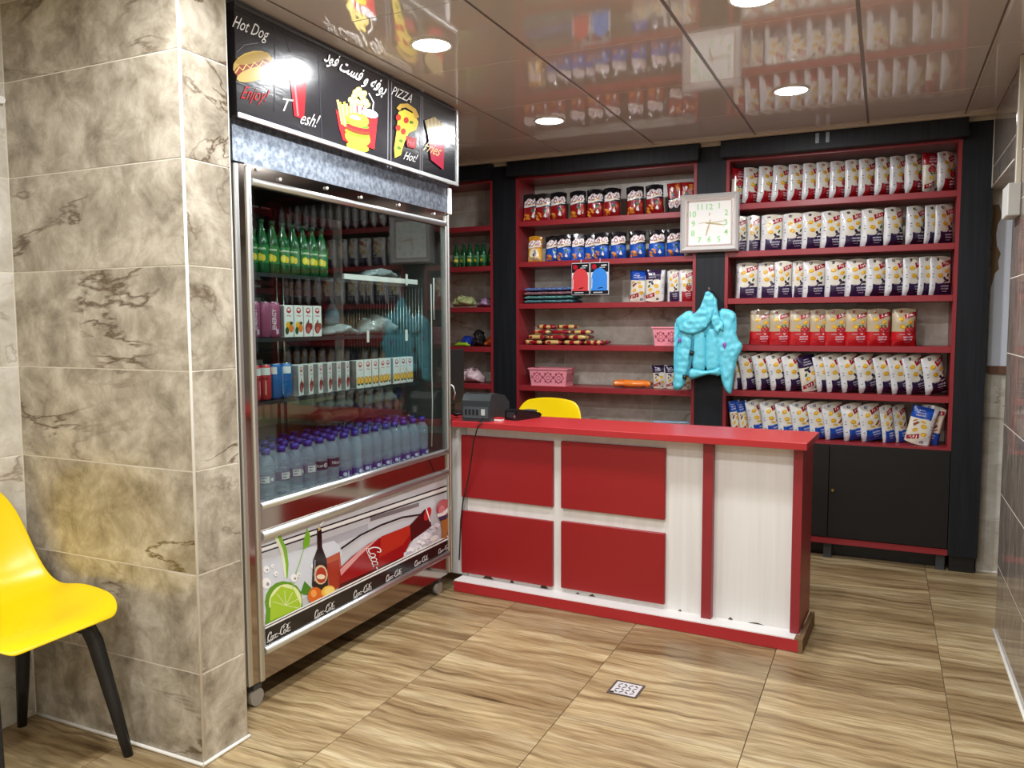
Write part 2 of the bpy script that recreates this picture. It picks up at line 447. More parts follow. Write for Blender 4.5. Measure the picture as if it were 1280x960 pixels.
wn2 = struct(MB().box(1.0, 1.1, 3.8, 5.16, 0, ZC).build('wall_niche', MATS['alcove_paint']))
wr = struct(MB().box(.4682, 1.0, -2.4, 3.92, 0, ZC).box(.4682, 1.0, 3.92, 4.85, 2.01, ZC).build('wall_right', GROUT))
RR = [0, .29, .6, .9, 1.2, 1.51, 1.81, 2.0]
for k in range(4): tiles_x(wr, 'wall_tile', 3.926-.31-.6*k if k else 3.616, 3.926 if k == 0 else 3.616-.6*(k-1), .467, RR+[2.13, ZC-.002], TILE_R, -1)
tiles_x(wr, 'wall_tile', 3.926, 4.7, .467, [2.0, 2.1, ZC-.002], TILE_R, -1)
for a, b2 in zip(RR[:-1], RR[1:]):
    MB().box(.469, 1.0, 3.92, 3.929, a+.002, b2-.002).build('wall_tile', TILE_R, wr)
MB().box(.469, 1.0, 3.93, 4.7, 1.998, 2.009).build('lintel_soffit', TILE_W, wr)
cj = MB(); cj.tube([(.464, 3.926, .004), (.463, 3.4, .006), (.464, 2.2, .004)], .007, 6)
cj.tube([(.4655, 3.93, 2.0), (.4655, 4.7, 2.0)], .004, 6)
cj.build('caulk_line', GR2, wr)
wf = struct(MB().box(-3.4, 1.5, -2.5, -2.4, 0, ZC).build('wall_front', mat('plain_wall', (196, 188, 176), .6)))
# pale edge profile where the ceiling meets the shelf headers
e = struct(MB().box(-2.95, .467, 4.655, 4.675, ZC-.012, ZC-.0005).build('trim_1', CEIL_E))
e = struct(MB().box(.335, .3395, 2.0, 4.655, ZC-.004, ZC-.0005).build('trim_2', CEIL_E))

# ---- recessed downlights
LENS = mat('lamp_lens', (255, 255, 255), .4, emit=(255, 250, 242), es=14)
LIGHTS = [(-1.555, 2.645, 'round downlight nearest the menu sign of the drinks cooler'), (-1.585, 3.87, 'round downlight in front of the middle shelf bay'),
          (-.41, 3.845, 'round downlight in front of the right shelf bay'), (-.41, 2.71, 'round downlight cut by the upper edge of the photo'),
          (-1.55, 1.45, 'round downlight near the tiled pillar'), (-.41, 1.5, 'round downlight over the open floor by the right wall'),
          (-.41, .25, 'round downlight right above the camera place'), (-1.55, .2, 'round downlight behind the yellow chair'),
          (-.41, -1.1, 'round downlight by the front wall, right row'), (-1.55, -1.1, 'round downlight by the front wall, left row')]
for i, (x, y, lb) in enumerate(LIGHTS):
    t = thing('downlight', lb, 'ceiling light', (x, y, ZC), 0, 'ceiling downlights')
    MB().lathe([(.07, -.0015), (.07, -.006), (.078, -.006), (.08, -.001), (.07, -.001)], 28, (x, y, ZC), cap=False).build('ring', WHITE, t)
    MB().lathe([(.001, -.004), (.0695, -.004), (.0695, -.0005), (.001, -.0005)], 28, (x, y, ZC)).build('lens', LENS, t)
    ld = bpy.data.lights.new('lamp_glow', 'AREA'); ld.shape = 'DISK'; ld.size = .13; ld.energy = LAMP_W; ld.color = (.945, .972, 1)
    lo = bpy.data.objects.new('lamp_glow', ld); COL.objects.link(lo); lo.parent = t; lo.location = (0, 0, -.012)

# =================================================================== SHELVING
YF, YB = 4.76, 5.028
def shelf_unit(label, x0, x1, zs, hx0, hx1, top=2.262):
    t = thing('shelf_unit', label, 'shelf', ((x0+x1)/2, YF, 0))
    th = .018
    part('side_panel', t, RED_S, (x0, x0+th, YF, YB, .665, top+.02))
    part('side_panel', t, RED_S, (x1-th, x1, YF, YB, .665, top+.02))
    part('top_panel', t, RED_S, (x0+th, x1-th, YF, YB, top-.012, top+.02))
    for z in zs: part('shelf_board', t, RED_S, (x0+th, x1-th, YF+.002, YB, z-.033, z), c=.0015)
    part('base_board', t, RED_S, (x0, x1, YF+.002, YB, .64, .665))
    tag(MB().box(hx0, hx1, 4.68, YF-.001, 2.262, ZC-.004).build('shelf_header', BLACK), 'black header board above the '+label.split(' ')[0]+' red shelf bay', 'board', 'black header boards')
    return t
Z3 = [2.008, 1.739, 1.47, 1.2, .936]; Z2 = [1.985, 1.725, 1.457, 1.19, .924]; Z1 = [1.972, 1.709, 1.438, 1.173, .925]
U3 = shelf_unit('right red shelf bay filled with six rows of chip bags', -.852, .334, Z3, -.872, .352)
U2 = shelf_unit('middle red shelf bay with snack bags, towels and pink baskets', -2.183, -1.02, Z2, -2.21, -.998)
U1 = shelf_unit('left red shelf bay partly hidden behind the drinks cooler', -2.96, -2.352, Z1, -2.96, -2.338)
def cupboard(t, x0, x1, split, lock):
    part('plinth', t, BLK, (x0, x1, 4.86, 5.0, 0, .09))
    part('carcass', t, DARKB, (x0, x1, YF+.03, YB, .12, .638))
    part('bottom_rail', t, RED_S, (x0, x1, YF+.002, YB, .088, .122))
    for a, b2 in ((x0+.002, split-.0015), (split+.0015, x1-.002)):
        d = part('door', t, DARKB, (a, b2, YF-.004, YF+.016, .126, .652), c=.0015)
        if lock and a > x0+.01:
            MB().tube([(split+.022, YF-.003, .394), (split+.022, YF-.012, .394)], .008, 12).build('lock', mat('brass', (190, 160, 90), .3, 1), d)
    for x in (split, x1-.03): part('foot', t, GRYP, (x-.022, x+.022, 4.79, 4.83, 0, .09), c=.002)
cupboard(U3, -.852, .334, -.261, True); cupboard(U2, -2.183, -1.02, -1.6, False); cupboard(U1, -2.96, -2.352, -2.66, False)
def post(label, x0, x1, z0=0.0):
    t = thing('shelf_post', label, 'post', ((x0+x1)/2, YF, 0), 0, 'black posts between the shelf bays')
    part('board', t, BLACK, (x0, x1, YF, YF+.03, z0, ZC-.02))
    part('back_block', t, BLK, (x0+.01, x1-.01, YF+.03, YB, 0, ZC-.03))
    part('cap', t, CEIL_E, (x0, x1, YF, YF+.03, ZC-.02, ZC-.001))
    return t
post('black post between the left and middle shelf bays', -2.351, -2.184)
post('black post with the clock and turquoise vest on it', -1.019, -.853)
post('wide black post at the right end of the shelves', .335, .474, .09)
for i, x in enumerate((-.36, -.308)):
    o = MB().box(x-.009, x+.009, 4.6775, 4.6795, 2.292, 2.345).build('tape_strip', mat('clear_tape', (128, 140, 156), .2))
    tag(o, ('left' if i == 0 else 'right')+' of two pale tape strips on the black header', 'tape', 'tape strips on the header')

# =================================================================== COUNTER
CA = Vector((-1.934, 3.416, 0)); CR = math.atan2(-.0526, .9986)
ct = thing('shop_counter', 'long low white shop counter with red top and red panels', 'counter', CA, CR)
ctx = Vector((math.cos(CR), math.sin(CR), 0)); cty = Vector((-math.sin(CR), math.cos(CR), 0))
def cl(x, y, off):      # a measured point on the counter's front, off metres behind the plinth face, in the counter's own x, z
    d = ray(x, y); P = CA+cty*off; s = (P-CAM).dot(cty)/d.dot(cty); q = CAM+d*s; return (q-P).dot(ctx), q.z
def cpart(name, mats, *boxes, c=0, parent=None):
    m = MB()
    for q in boxes: m.box(*q, c=c)
    return m.build(name, mats, parent or ct, local=True)
cpart('plinth', [RED, WHITE, CHIPB], (.02, 1.655, .0, .03, .002, .052))
MB().box(.02, 1.652, 0.003, .12, .052, .0565).build('plinth_top', WHITE, ct, local=True)
MB().box(1.655, 1.672, .0, .36, .002, .058).box(1.64, 1.655, .0, .05, .052, .0585).build('plinth_end', CHIPB, ct, local=True)
cpart('top_board', RED, (.02, 1.672, -.008, .36, .827, .856), c=.002)
cpart('top_return', RED, (-.26, .02, .06, .36, .827, .856))
cpart('return_board', WHITEP, (-.26, .02, .1, .12, .056, .827))
cpart('front_board', WHITEP, (.02, 1.64, .092, .11, .056, .827))
ex0, ex1 = cl(989.5, 680, .055)[0], cl(1001.5, 680, .055)[0]
cpart('end_panel', RED_S, (ex0, ex1, .055, .35, .0585, .827), c=.001)
cpart('divider', RED_S, (cl(877.5, 660, .055)[0], cl(890, 660, .055)[0], .055, .092, .0565, .827), c=.001)
cpart('back_shelf', WHITEP, (0.02, 1.62, .11, .34, .3, .318))
for (a, b2), (c2, d2) in (((576, 543.5), (690.5, 634)), ((701, 551.5), (830.5, 650)), ((576, 638), (690.2, 734)), ((701, 651.5), (829.8, 756))):
    x0, z0 = cl(a, b2, .072); x1, z1 = cl(c2, d2, .072)
    cpart('red_panel', RED_D, (x0, x1, .072, .092, z1, z0), c=.002)
cpart('edge_strip', mat('grey_strip', (176, 174, 170), .4), (.02, .05, .084, .092, .0565, .827))
for px, w_, h_ in ((610, 22, 9), (640, 10, 6), (680, 16, 10), (740, 12, 4), (722, 8, 3), (850, 6, 3), (913, 8, 4), (945, 26, 2.2)):
    x, z = cl(px, 720+(px-563)*.156, .09); s = .0028
    MB().add([(x-w_*s/2, -.0+.0912, .057), (x-w_*s*.2, -.0+.0912, .057+h_*s*.7), (x+w_*s*.1, -.0+.0912, .057+h_*s), (x+w_*s*.3, -.0+.0912, .057+h_*s*.4), (x+w_*s/2, -.0+.0912, .057)], [(0, 1, 2, 3, 4)]).build('chipped_edge', mat('broken_edge', (74, 56, 38), .9), ct, local=True)

# =================================================================== DRINKS COOLER
FX = -1.934; FY0, FY1 = 2.02, 3.443; FB = -2.56
fr = thing('display_cooler', 'tall glass-fronted drinks cooler with a menu sign on top', 'cooler', (-2.25, 2.73, 0))
def fpart(name, mats, *boxes, c=0, parent=None):
    m = MB()
    for q in boxes: m.box(*q, c=c)
    return m.build(name, mats, parent or fr)
# frame posts: two profiles each side with a polished strip between
fpart('frame_post', ALU, (FX-.03, FX, FY0, FY0+.022, .092, 1.86), c=.004)
fpart('frame_post', ALU, (FX-.03, FX+.003, 2.075, 2.098, .088, 1.86), c=.005)
fpart('post_infill', STEEL, (FX-.03, FX-.006, FY0+.022, 2.075, .092, 1.86))
fpart('frame_post', ALU, (FX-.03, FX+.003, 3.402, 3.418, .092, 1.85), c=.004)
fpart('post_infill', STEEL, (FX-.03, FX-.006, 3.418, 3.43, .092, 1.85))
fpart('frame_post', ALU, (FX-.03, FX, 3.43, FY1, .092, 1.86), c=.004)
for z, r in ((.192, .015), (.601, .017), (.705, .014), (1.81, .013)):
    MB().tube([(FX-.004, 2.098, z), (FX-.004, 3.402, z)], r, 12).build('cross_rail', ALU, fr)
fpart('kick_panel', STEEL, (FX-.02, FX-.008, 2.098, 3.402, .088, .18))
fpart('steel_band', STEEL, (FX-.02, FX-.008, 2.098, 3.402, .615, .695))
fpart('bottom_tray', DARKB, (FB, FX-.03, FY0, FY1, .088, .11))
bk = fpart('steel_fascia', STEEL, (FX-.02, FX-.006, 2.075, 3.42, 1.822, 1.866))
fpart('glass_front', GLASS, (FX-.016, FX-.012, 2.098, 3.402, .715, 1.8))
fpart('glass_back', GLASS, (FB, FB+.004, 2.06, 3.40, .74, 1.82))
GREYI = mat('cooler_lining', (88, 86, 82), .35, .3)
fpart('end_wall', GREYI, (FB, FX-.03, FY0, FY0+.03, .11, 1.86))
fpart('end_wall', GREYI, (FB, FX-.03, FY1-.02, FY1, .11, 1.86))
fpart('machine_box', GREYI, (FB, FX-.03, FY0+.03, FY1-.02, .11, .70))
fpart('roof_panel', DARKB, (FB, FX-.03, FY0+.0, FY1, 1.86, 1.9))
gv = fpart('galvanised_panel', GALV, (FX-.028, FX-.004, FY0, FY1, 1.866, 2.0))
for y, z in ((2.13, 1.853), (2.24, 1.838), (2.5, 1.846), (2.72, 1.842), (3.0, 1.848), (3.3, 1.846)):
    MB().lathe([(.001, 0), (.006, 0), (.006, .004), (.001, .006)], 10).build('screw', WHITE, gv, local=True).location = Vector((FX-.002, y, z))-WLOC[fr.name]
for o in gv.children: o.rotation_euler = (0, math.pi/2, 0)
fpart('hinge_plate', WHITE, (FX-.004, FX+.004, 3.425, 3.462, 1.86, 1.985), c=.003)
# two castors under the front edge
for y in (2.08, 3.345):
    m = MB(); m.box(FX-.05, FX-.02, y-.02, y+.02, .06, .09); c = m.build('castor', GRYP, fr, loc=(FX-.035, y, .06))
    MB().tube([(FX-.045, y, .031), (FX-.022, y, .031)], .031, 18).build('wheel', RUBBER, c)
for y in (2.08, 3.345):
    m = MB(); m.box(FB+.03, FB+.06, y-.02, y+.02, .06, .09); c = m.build('castor', GRYP, fr, loc=(FB+.045, y, .06))
    MB().tube([(FB+.033, y, .031), (FB+.056, y, .031)], .031, 18).build('wheel', RUBBER, c)
# inner shelves: glass-like plates on a pale edge
SHG = glass('shelf_glass', (206, 220, 216), 1.5, 1.0)
SH = (1.513, 1.283, 1.06)
for z in SH: fpart('inner_shelf', SHG, (-2.45, -1.985, 2.07, 3.22, z-.012, z), c=.002)
for z in SH: fpart('shelf_front_edge', mat('shelf_edge_dark', (40, 46, 46), .3), (-1.986, -1.982, 2.07, 3.22, z-.013, z+.001))
for z in (SH[0],): fpart('shelf_edge', WHITE, (-1.99, -1.982, 2.66, 3.22, z+.0, z+.022))
for k in range(26):
    y = 3.20; x = -2.44+k*.0172
    MB().tube([(x, 3.30, 1.07), (x, 3.30, 1.5)], .0018, 5).build('rack_wire', SILVER, fr)
for y in (2.62, 2.66): MB().tube([(-2.30, y, .72), (-2.30, y, 1.8)], .007, 8).build('upright_rod', SILVER, fr)
MB().tube([(-1.97, 3.32, 1.52), (-1.972, 3.325, 1.3), (-1.968, 3.315, 1.1), (-1.975, 3.33, .95), (-1.97, 3.31, .74)], .003, 6).build('cord', WHITE, fr)
MB().tube([(-1.972, 3.35, 1.55), (-1.972, 3.347, 1.42), (-1.974, 3.352, 1.35)], .004, 6).build('cord', WHITE, fr)

# ---- printed front panel with the cola picture
PX = FX-.01
pp = fpart('printed_panel', mat('print_panel_base', (196, 198, 203), .12, coat=.3), (PX-.01, PX, 2.098, 3.402, .195, .595))
def fmap(zx, zy, ly):       # picture coordinates of a 1280-wide study of this panel
    p = onX(290+zx/3.7647, 620+zy/3.7647, PX); return (PX+.0004*ly, p.y, p.z)
A = Art(fmap)
W_, K_ = ink(240, 240, 238, rough=.15), ink(26, 24, 24, rough=.15)
GR = ink(150, 150, 158, rough=.15)
A.poly([(140, 330), (360, 230), (640, 130), (640, 165), (370, 270), (250, 360), (140, 420)], ink(168, 168, 176, rough=.15))
A.poly([(650, 100), (880, 30), (880, 48), (650, 120)], ink(120, 116, 120, rough=.15))
A.poly([(140, 300), (480, 210), (520, 250), (480, 420), (150, 560)], ink(206, 212, 220, rough=.15))
for off, wd, c in ((0, 6, K_), (12, 14, W_), (25, 6, K_)):
    A.stroke([(138, 242+off), (500, 122+off), (1030, -55+off)], wd, c)
# black band with cola lettering
A.poly([(150, 628), (590, 413), (1030, 198), (1030, 272), (590, 488), (158, 705)], K_, layer=12.5)
for off, wd in ((-6, 7), (-18, 6)): A.stroke([(150, 628+off), (590, 413+off), (1030, 198+off)], wd, W_, layer=12.8)
A.stroke([(150, 616), (590, 401), (1030, 186)], 4, K_, layer=13)
# lime
lime = [(155, 610)]+[(245+92*math.cos(a), 500+100*math.sin(a)) for a in [math.pi*(1+.12*k) for k in range(-1, 8)]]+[(332, 520)]
A.poly(lime, ink(96, 150, 34, rough=.15))
A.ell(250, 500, 76, 86, ink(226, 234, 170, rough=.15), rot=15, a0=150, a1=375, n=16)
A.poly([(178, 590), (182, 480), (230, 425), (290, 440), (322, 510), (318, 528)], ink(164, 200, 48, rough=.15))
for a in range(-80, 200, 35):
    r = math.radians(a); A.stroke([(252, 515), (252+64*math.cos(r), 515-72*math.sin(r))] if math.sin(r) > -.3 else [(252, 515), (250, 510)], 3, ink(222, 232, 168, rough=.15))
# lime peel, leaf and splash
A.stroke([(208, 188), (236, 250), (248, 320), (252, 385)], [26, 26, 22, 12], ink(226, 232, 200, rough=.15))
A.stroke([(220, 188), (248, 250), (258, 320), (258, 385)], [16, 18, 14, 6], ink(122, 178, 40, rough=.15))
A.poly([(352, 148), (368, 190), (362, 235), (336, 252), (334, 218)], ink(118, 180, 44, rough=.15))
A.stroke([(336, 250), (318, 310), (300, 360), (285, 430)], 5, ink(150, 190, 120, rough=.15))
A.poly([(322, 455), (340, 400), (372, 432), (372, 468), (335, 464)], ink(70, 130, 36, rough=.15))
for x, y, r in ((160, 345, 14), (190, 330, 8), (160, 410, 22), (290, 385, 16), (312, 370, 9), (380, 330, 10), (205, 365, 10)):
    A.ell(x, y, r, r*1.2, W_)
    A.ell(x+r*.3, y+r*.2, r*.35, r*.4, GR)
# glass and dark bottle
A.poly([(442, 292), (505, 262), (512, 330), (500, 430), (470, 445), (452, 420)], ink(176, 84, 52, rough=.15))
A.poly([(442, 320), (504, 296), (500, 430), (470, 445), (455, 420)], ink(160, 52, 32, rough=.15))
A.poly([(398, 158), (412, 140), (420, 165), (422, 240), (444, 300), (450, 420), (440, 444), (385, 440), (374, 420), (380, 300), (400, 246)], ink(32, 26, 26, rough=.12))
A.poly([(402, 150), (412, 142), (416, 156), (404, 166)], ink(206, 182, 120, rough=.15))
A.stroke([(412, 140), (430, 116)], 6, W_)
A.ell(415, 370, 33, 46, ink(214, 190, 150, rough=.15)); A.ell(417, 372, 25, 38, ink(176, 60, 40, rough=.15)); A.ell(416, 380, 20, 12, ink(235, 220, 190, rough=.15))
A.stroke([(388, 300), (386, 400)], 5, GR)
A.ell(390, 470, 36, 42, ink(216, 104, 30, rough=.15)); A.ell(382, 458, 14, 18, ink(238, 160, 80, rough=.15))
A.ell(450, 448, 34, 26, ink(240, 190, 70, rough=.15), rot=-25); A.ell(455, 446, 24, 17, ink(246, 216, 120, rough=.15), rot=-25)
# big cola bottle lying across
A.stroke([(510, 248), (600, 185), (700, 136), (800, 100), (905, 84)], 8, K_)
A.poly([(503, 340), (560, 285), (640, 225), (720, 182), (790, 155), (835, 136), (846, 170), (838, 215), (800, 290), (700, 345), (600, 395), (500, 445)], ink(150, 22, 24, rough=.12))
A.poly([(700, 190), (832, 138), (842, 172), (800, 230), (690, 290)], ink(178, 46, 30, rough=.12))
A.poly([(505, 345), (600, 255), (690, 196), (600, 280), (510, 375)], ink(214, 150, 146, rough=.12))
A.poly([(835, 136), (905, 62), (925, 70), (936, 140), (880, 185), (840, 214)], ink(70, 20, 22, rough=.12))
A.poly([(505, 415), (700, 330), (805, 282), (700, 350), (505, 450)], ink(70, 14, 18, rough=.12))
A.ell(918, 84, 15, 34, ink(184, 40, 42, rough=.15), rot=20)
A.stroke([(912, 62), (930, 120)], 5, W_)
# ice
random.seed(5)
A.poly([(800, 292), (850, 205), (900, 170), (955, 150), (975, 200), (1030, 186)], ink(214, 214, 222, rough=.2))
for k in range(46):
    t_ = random.random(); x = 815+150*t_; y = 280-80*t_-random.random()*(70*t_+12)
    s_ = 9+random.random()*11; a = random.random()*6
    A.poly([(x+s_*math.cos(a+q*1.57+random.random()*.6), y+s_*.7*math.sin(a+q*1.57)) for q in range(4)], random.choice([W_, ink(190, 188, 202, rough=.2), ink(226, 222, 232, rough=.2)]))
# glass with a red ball on top at the right end
A.poly([(975, 110), (1018, 100), (1012, 150), (1006, 196), (982, 200), (984, 150)], ink(176, 110, 56, rough=.15))
A.ell(990, 55, 32, 42, ink(190, 74, 84, rough=.15), rot=15); A.ell(982, 66, 14, 22, ink(216, 130, 138, rough=.15), rot=15)
A.stroke([(962, 92), (990, 84), (1024, 52)], 16, W_); A.poly([(968, 100), (1010, 84), (1004, 108), (976, 118)], ink(60, 54, 84, rough=.15))
# the script lettering, drawn as brush strokes: C o c a - C o l a
def arc(cx, cy, rx, ry, a0, a1, n=10): return [(cx+rx*math.cos(math.radians(a0+(a1-a0)*k/n)), cy+ry*math.sin(math.radians(a0+(a1-a0)*k/n))) for k in range(n+1)]
def cola_strokes(short=False):
    S = [(arc(.8, .95, .62, .95, 50, 305, 14), .17), ([(1.2, 1.68), (1.05, 1.25)], .13), ([(.35, .2), (.2, -.2), (.7, -.25), (2.2, -.12)], .1),
         (arc(1.62, .42, .35, .44, 0, 360, 12), .13), (arc(2.42, .42, .35, .44, 50, 320, 10), .13), (arc(3.1, .42, .35, .44, 0, 360, 12), .13), ([(3.42, .84), (3.4, .15), (3.6, .02), (3.75, .15)], .13),
         ([(3.85, .5), (4.25, .56)], .15), (arc(5.05, .95, .62, .95, 50, 305, 14), .17), ([(5.45, 1.68), (5.3, 1.25)], .13)]
    if not short:
        S += [([(4.9, 1.9), (5.6, 2.15), (6.4, 1.7), (7.4, 1.9)], .09), (arc(5.9, .42, .35, .44, 0, 360, 12), .13), ([(6.5, .5), (6.85, 1.5), (6.7, 1.75), (6.5, 1.3), (6.55, .2), (6.75, .05), (6.9, .2)], .13),
              (arc(7.3, .42, .35, .44, 0, 360, 12), .13), ([(7.62, .84), (7.6, .15), (7.8, .02), (7.95, .15)], .13)]
    return S
def cola(cx, cy, wd, ang, slope, hgt, shear=.25, short=False, m=W_, ly=14):
    L0 = 5.8 if short else 8.0; r = math.radians(ang)
    for pts, sw in cola_strokes(short):
        P = []
        for x, y in pts:
            a = (x-L0/2+(y-.6)*shear)*wd/L0; b_ = -(y-.6)*hgt
            if ang: P.append((cx+a*math.cos(r)-b_*math.sin(r), cy+a*math.sin(r)+b_*math.cos(r)))
            else: P.append((cx+a, cy+b_+a*slope))
        A.stroke(P, sw*hgt*(.95 if short else 1.0), m, layer=ly)
for cx, cy, wd in ((216, 645, 112), (431, 540, 98), (610, 448, 88), (757, 374, 76), (887, 306, 66), (994, 250, 56)):
    cola(cx, cy, wd, 0, -.5, wd*.18)
cola(672, 310, 150, 74, 0, 30, .2, True, W_, 11)
A.build('cola_print', pp)

# ---- menu sign
SX = -1.895
SGM = mat('sign_black', (30, 30, 34), .2, coat=.5, coat_rough=.08)
N, L, b = nodes(SGM)
mp = mapping(N, L, (1, 5, 14)); n = noise_n(N, L, mp.outputs[0], 1.6, 5, .6, .6)
bp = N.new('ShaderNodeBump'); bp.inputs['Strength'].default_value = .16; bp.inputs['Distance'].default_value = .006
L.new(n.outputs['Fac'], bp.inputs['Height']); L.new(bp.outputs[0], b.inputs['Normal'])
sg = fpart('sign_box', SGM, (SX-.06, SX, 2.0, 3.452, 2.0, 2.352))
fpart('sign_trim', ALU, (SX-.002, SX+.006, 2.0, 3.458, 1.992, 2.01), parent=sg, c=.002)
fpart('sign_trim', ALU, (SX-.002, SX+.006, 3.442, 3.458, 2.01, 2.352), parent=sg, c=.002)
fpart('sign_trim', GRYP, (SX-.002, SX+.005, 2.0, 3.442, 2.34, 2.353), parent=sg, c=.002)
fpart('cable_tray', mat('red_tray', (150, 30, 32), .5), (SX-.05, SX-.03, 2.2, 3.3, 2.353, 2.3635), parent=sg)
def smap(zx, zy, ly):
    p = onX(280+zx/4, zy/4, SX); return (SX+.0004*ly, p.y, p.z)
A = Art(smap)
def si(r, g, b_): return ink(r, g, b_, rough=.16)
SW, SRD, SYL, SGN = si(232, 230, 226), si(196, 44, 48), si(226, 196, 74), si(86, 130, 50)
CH = si(58, 58, 66)
# divider lines
for x, dx in ((822, 0), (838, 0), (984, 0), (994, 0)):
    t_ = (x-45)/1095; A.stroke([(x, 20+t_*470+6), (x-4, 610+t_*320)], 5, si(120, 118, 124))
for x0, y0, x1, y1 in ((255, 110, 250, 560), (470, 260, 490, 700), (300, 160, 330, 260)): A.stroke([(x0, y0), (x1, y1)], 5, CH)
for k in range(14):
    x = 60+k*18; A.stroke([(x, 560+x*.25), (x+60, 540+x*.29), (x+110, 575+x*.3)], 3, CH)
# hot dog
A.text('Hot Dog', 132, 150, 84, SW, rot=22, flipy=True, sx=.62)
A.ell(142, 322, 102, 66, si(196, 168, 92), rot=-16); A.ell(142, 340, 96, 40, si(150, 60, 46), rot=-15); A.ell(146, 372, 88, 34, si(206, 182, 104), rot=-16); A.ell(140, 292, 88, 26, si(176, 146, 74), rot=-14)
A.stroke([(55, 365), (75, 335), (92, 352), (110, 322), (130, 342), (150, 312), (172, 334), (192, 305), (215, 322)], 7, si(232, 210, 120))
A.stroke([(60, 262), (100, 225), (170, 215)], 3, si(130, 130, 136)); A.stroke([(60, 410), (130, 440), (200, 425)], 3, si(130, 130, 136))
A.text('Enjoy!', 152, 480, 92, SRD, rot=8, shear=.25, flipy=True, sx=.58)
# cup and fresh
A.poly([(326, 372), (412, 392), (398, 600), (348, 580)], si(176, 44, 54)); A.stroke([(350, 400), (368, 580)], 9, si(214, 130, 136))
A.text('T', 308, 525, 92, SW, rot=10, shear=.2, flipy=True); A.text('esh!', 428, 598, 92, SW, rot=14, shear=.2, flipy=True, sx=.6)
# combo: fries, popcorn, drink, burger
A.poly([(556, 545), (600, 600), (628, 720), (592, 700), (574, 640)], SRD)
for k in range(9): A.stroke([(566+k*11, 500+(k % 3)*8+k*3), (590+k*8, 620+k*6)], 11, SYL if k % 2 else si(238, 214, 120))
A.poly([(640, 520), (712, 538), (704, 620), (650, 600)], si(236, 228, 224)); A.stroke([(662, 528), (664, 600)], 9, SRD); A.stroke([(690, 535), (686, 606)], 9, SRD)
for x, y in ((632, 500), (650, 480), (672, 468), (690, 486), (704, 508), (660, 508), (684, 515), (640, 520), (670, 450), (696, 468), (712, 524), (655, 462)):
    A.ell(x, y, 16, 15, si(230, 206, 110)); A.ell(x-3, y-4, 8, 6, si(246, 232, 170))
A.poly([(684, 560), (764, 588), (748, 748), (716, 736), (690, 700)], SRD); A.ell(726, 568, 42, 20, si(226, 226, 230), rot=18); A.stroke([(738, 560), (744, 512), (720, 466)], 5, SW)
A.ell(664, 690, 66, 40, si(214, 176, 62), rot=18); A.ell(662, 668, 66, 18, si(120, 150, 46), rot=16); A.ell(664, 654, 64, 16, si(120, 60, 40), rot=16); A.ell(664, 640, 62, 13, SRD, rot=16)
A.ell(664, 624, 60, 12, SGN, rot=16); A.ell(664, 600, 58, 34, si(232, 206, 60), rot=16); A.ell(652, 588, 30, 12, si(246, 232, 130), rot=16); A.ell(664, 736, 58, 22, si(230, 202, 60), rot=14)
# persian heading (letter forms already joined, set in visual order)
HEAD = '\uFEA9\uFEEE\uFED3 \uFE96\uFEB4\uFED3 \uFEED \uFEEA\uFED3\uFEEE\uFE91'
A.text(HEAD, 654, 372, 84, SW, rot=30, flipy=True, bold=.02, sx=.62)
# pizza
A.text('PIZZA', 890, 475, 62, SW, rot=24, flipy=True, sx=.66)
A.poly([(868, 560), (900, 548), (945, 570), (968, 610), (958, 650), (920, 665), (895, 720), (880, 775), (850, 790), (846, 740), (858, 660)], SYL)
A.stroke([(866, 548), (880, 530), (910, 528), (946, 552), (962, 590)], 22, si(196, 160, 76))
for x, y in ((868, 588), (906, 602), (892, 658), (866, 640)): A.ell(x, y, 13, 16, si(184, 60, 46))
for x, y in ((932, 612), (880, 705), (870, 740)): A.ell(x, y, 11, 8, SGN, rot=25)
A.poly([(905, 680), (958, 690), (954, 745), (912, 735)], si(160, 40, 46)); A.text('Hot', 932, 715, 40, si(220, 120, 120), rot=12, flipy=True, sx=.6)
A.text('Hot!', 930, 785, 58, SW, rot=14, shear=.2, flipy=True, sx=.6)
# fries
for k in range(10): A.stroke([(1004+k*9.5, 575+abs(k-4.5)*6+k*2), (1022+k*7, 690+k*3)], 9, si(206, 190, 140) if k % 2 else si(180, 166, 120))
A.poly([(1014, 672), (1048, 700), (1098, 690), (1092, 850), (1030, 800)], si(190, 50, 78))
A.text('Fries', 1042, 745, 74, si(224, 204, 130), rot=22, shear=.2, flipy=True, sx=.6)
A.build('menu_print', sg)

# =================================================================== GOODS IN THE COOLER
def lathe_obj(name, prof, m, parent, n=14): return MB().lathe(prof, n).build(name, m, parent, local=True)
def wrapband(name, parent, r, z0, z1, m, n=14):
    return MB().lathe([(r, z0), (r, z1)], n, cap=False).build(name, m, parent, local=True)
def cyl_art(name, parent, r, fn, mats_unused=None, maxe=.006):
    A = Art(lambda x, z, ly: (-(0) + (r+.0003*ly)*math.cos(x/r), (r+.0003*ly)*math.sin(x/r), z), maxe)
    fn(A); o = bpy.data.objects.new(name, A.mesh(name)); COL.objects.link(o); o.parent = parent; return o
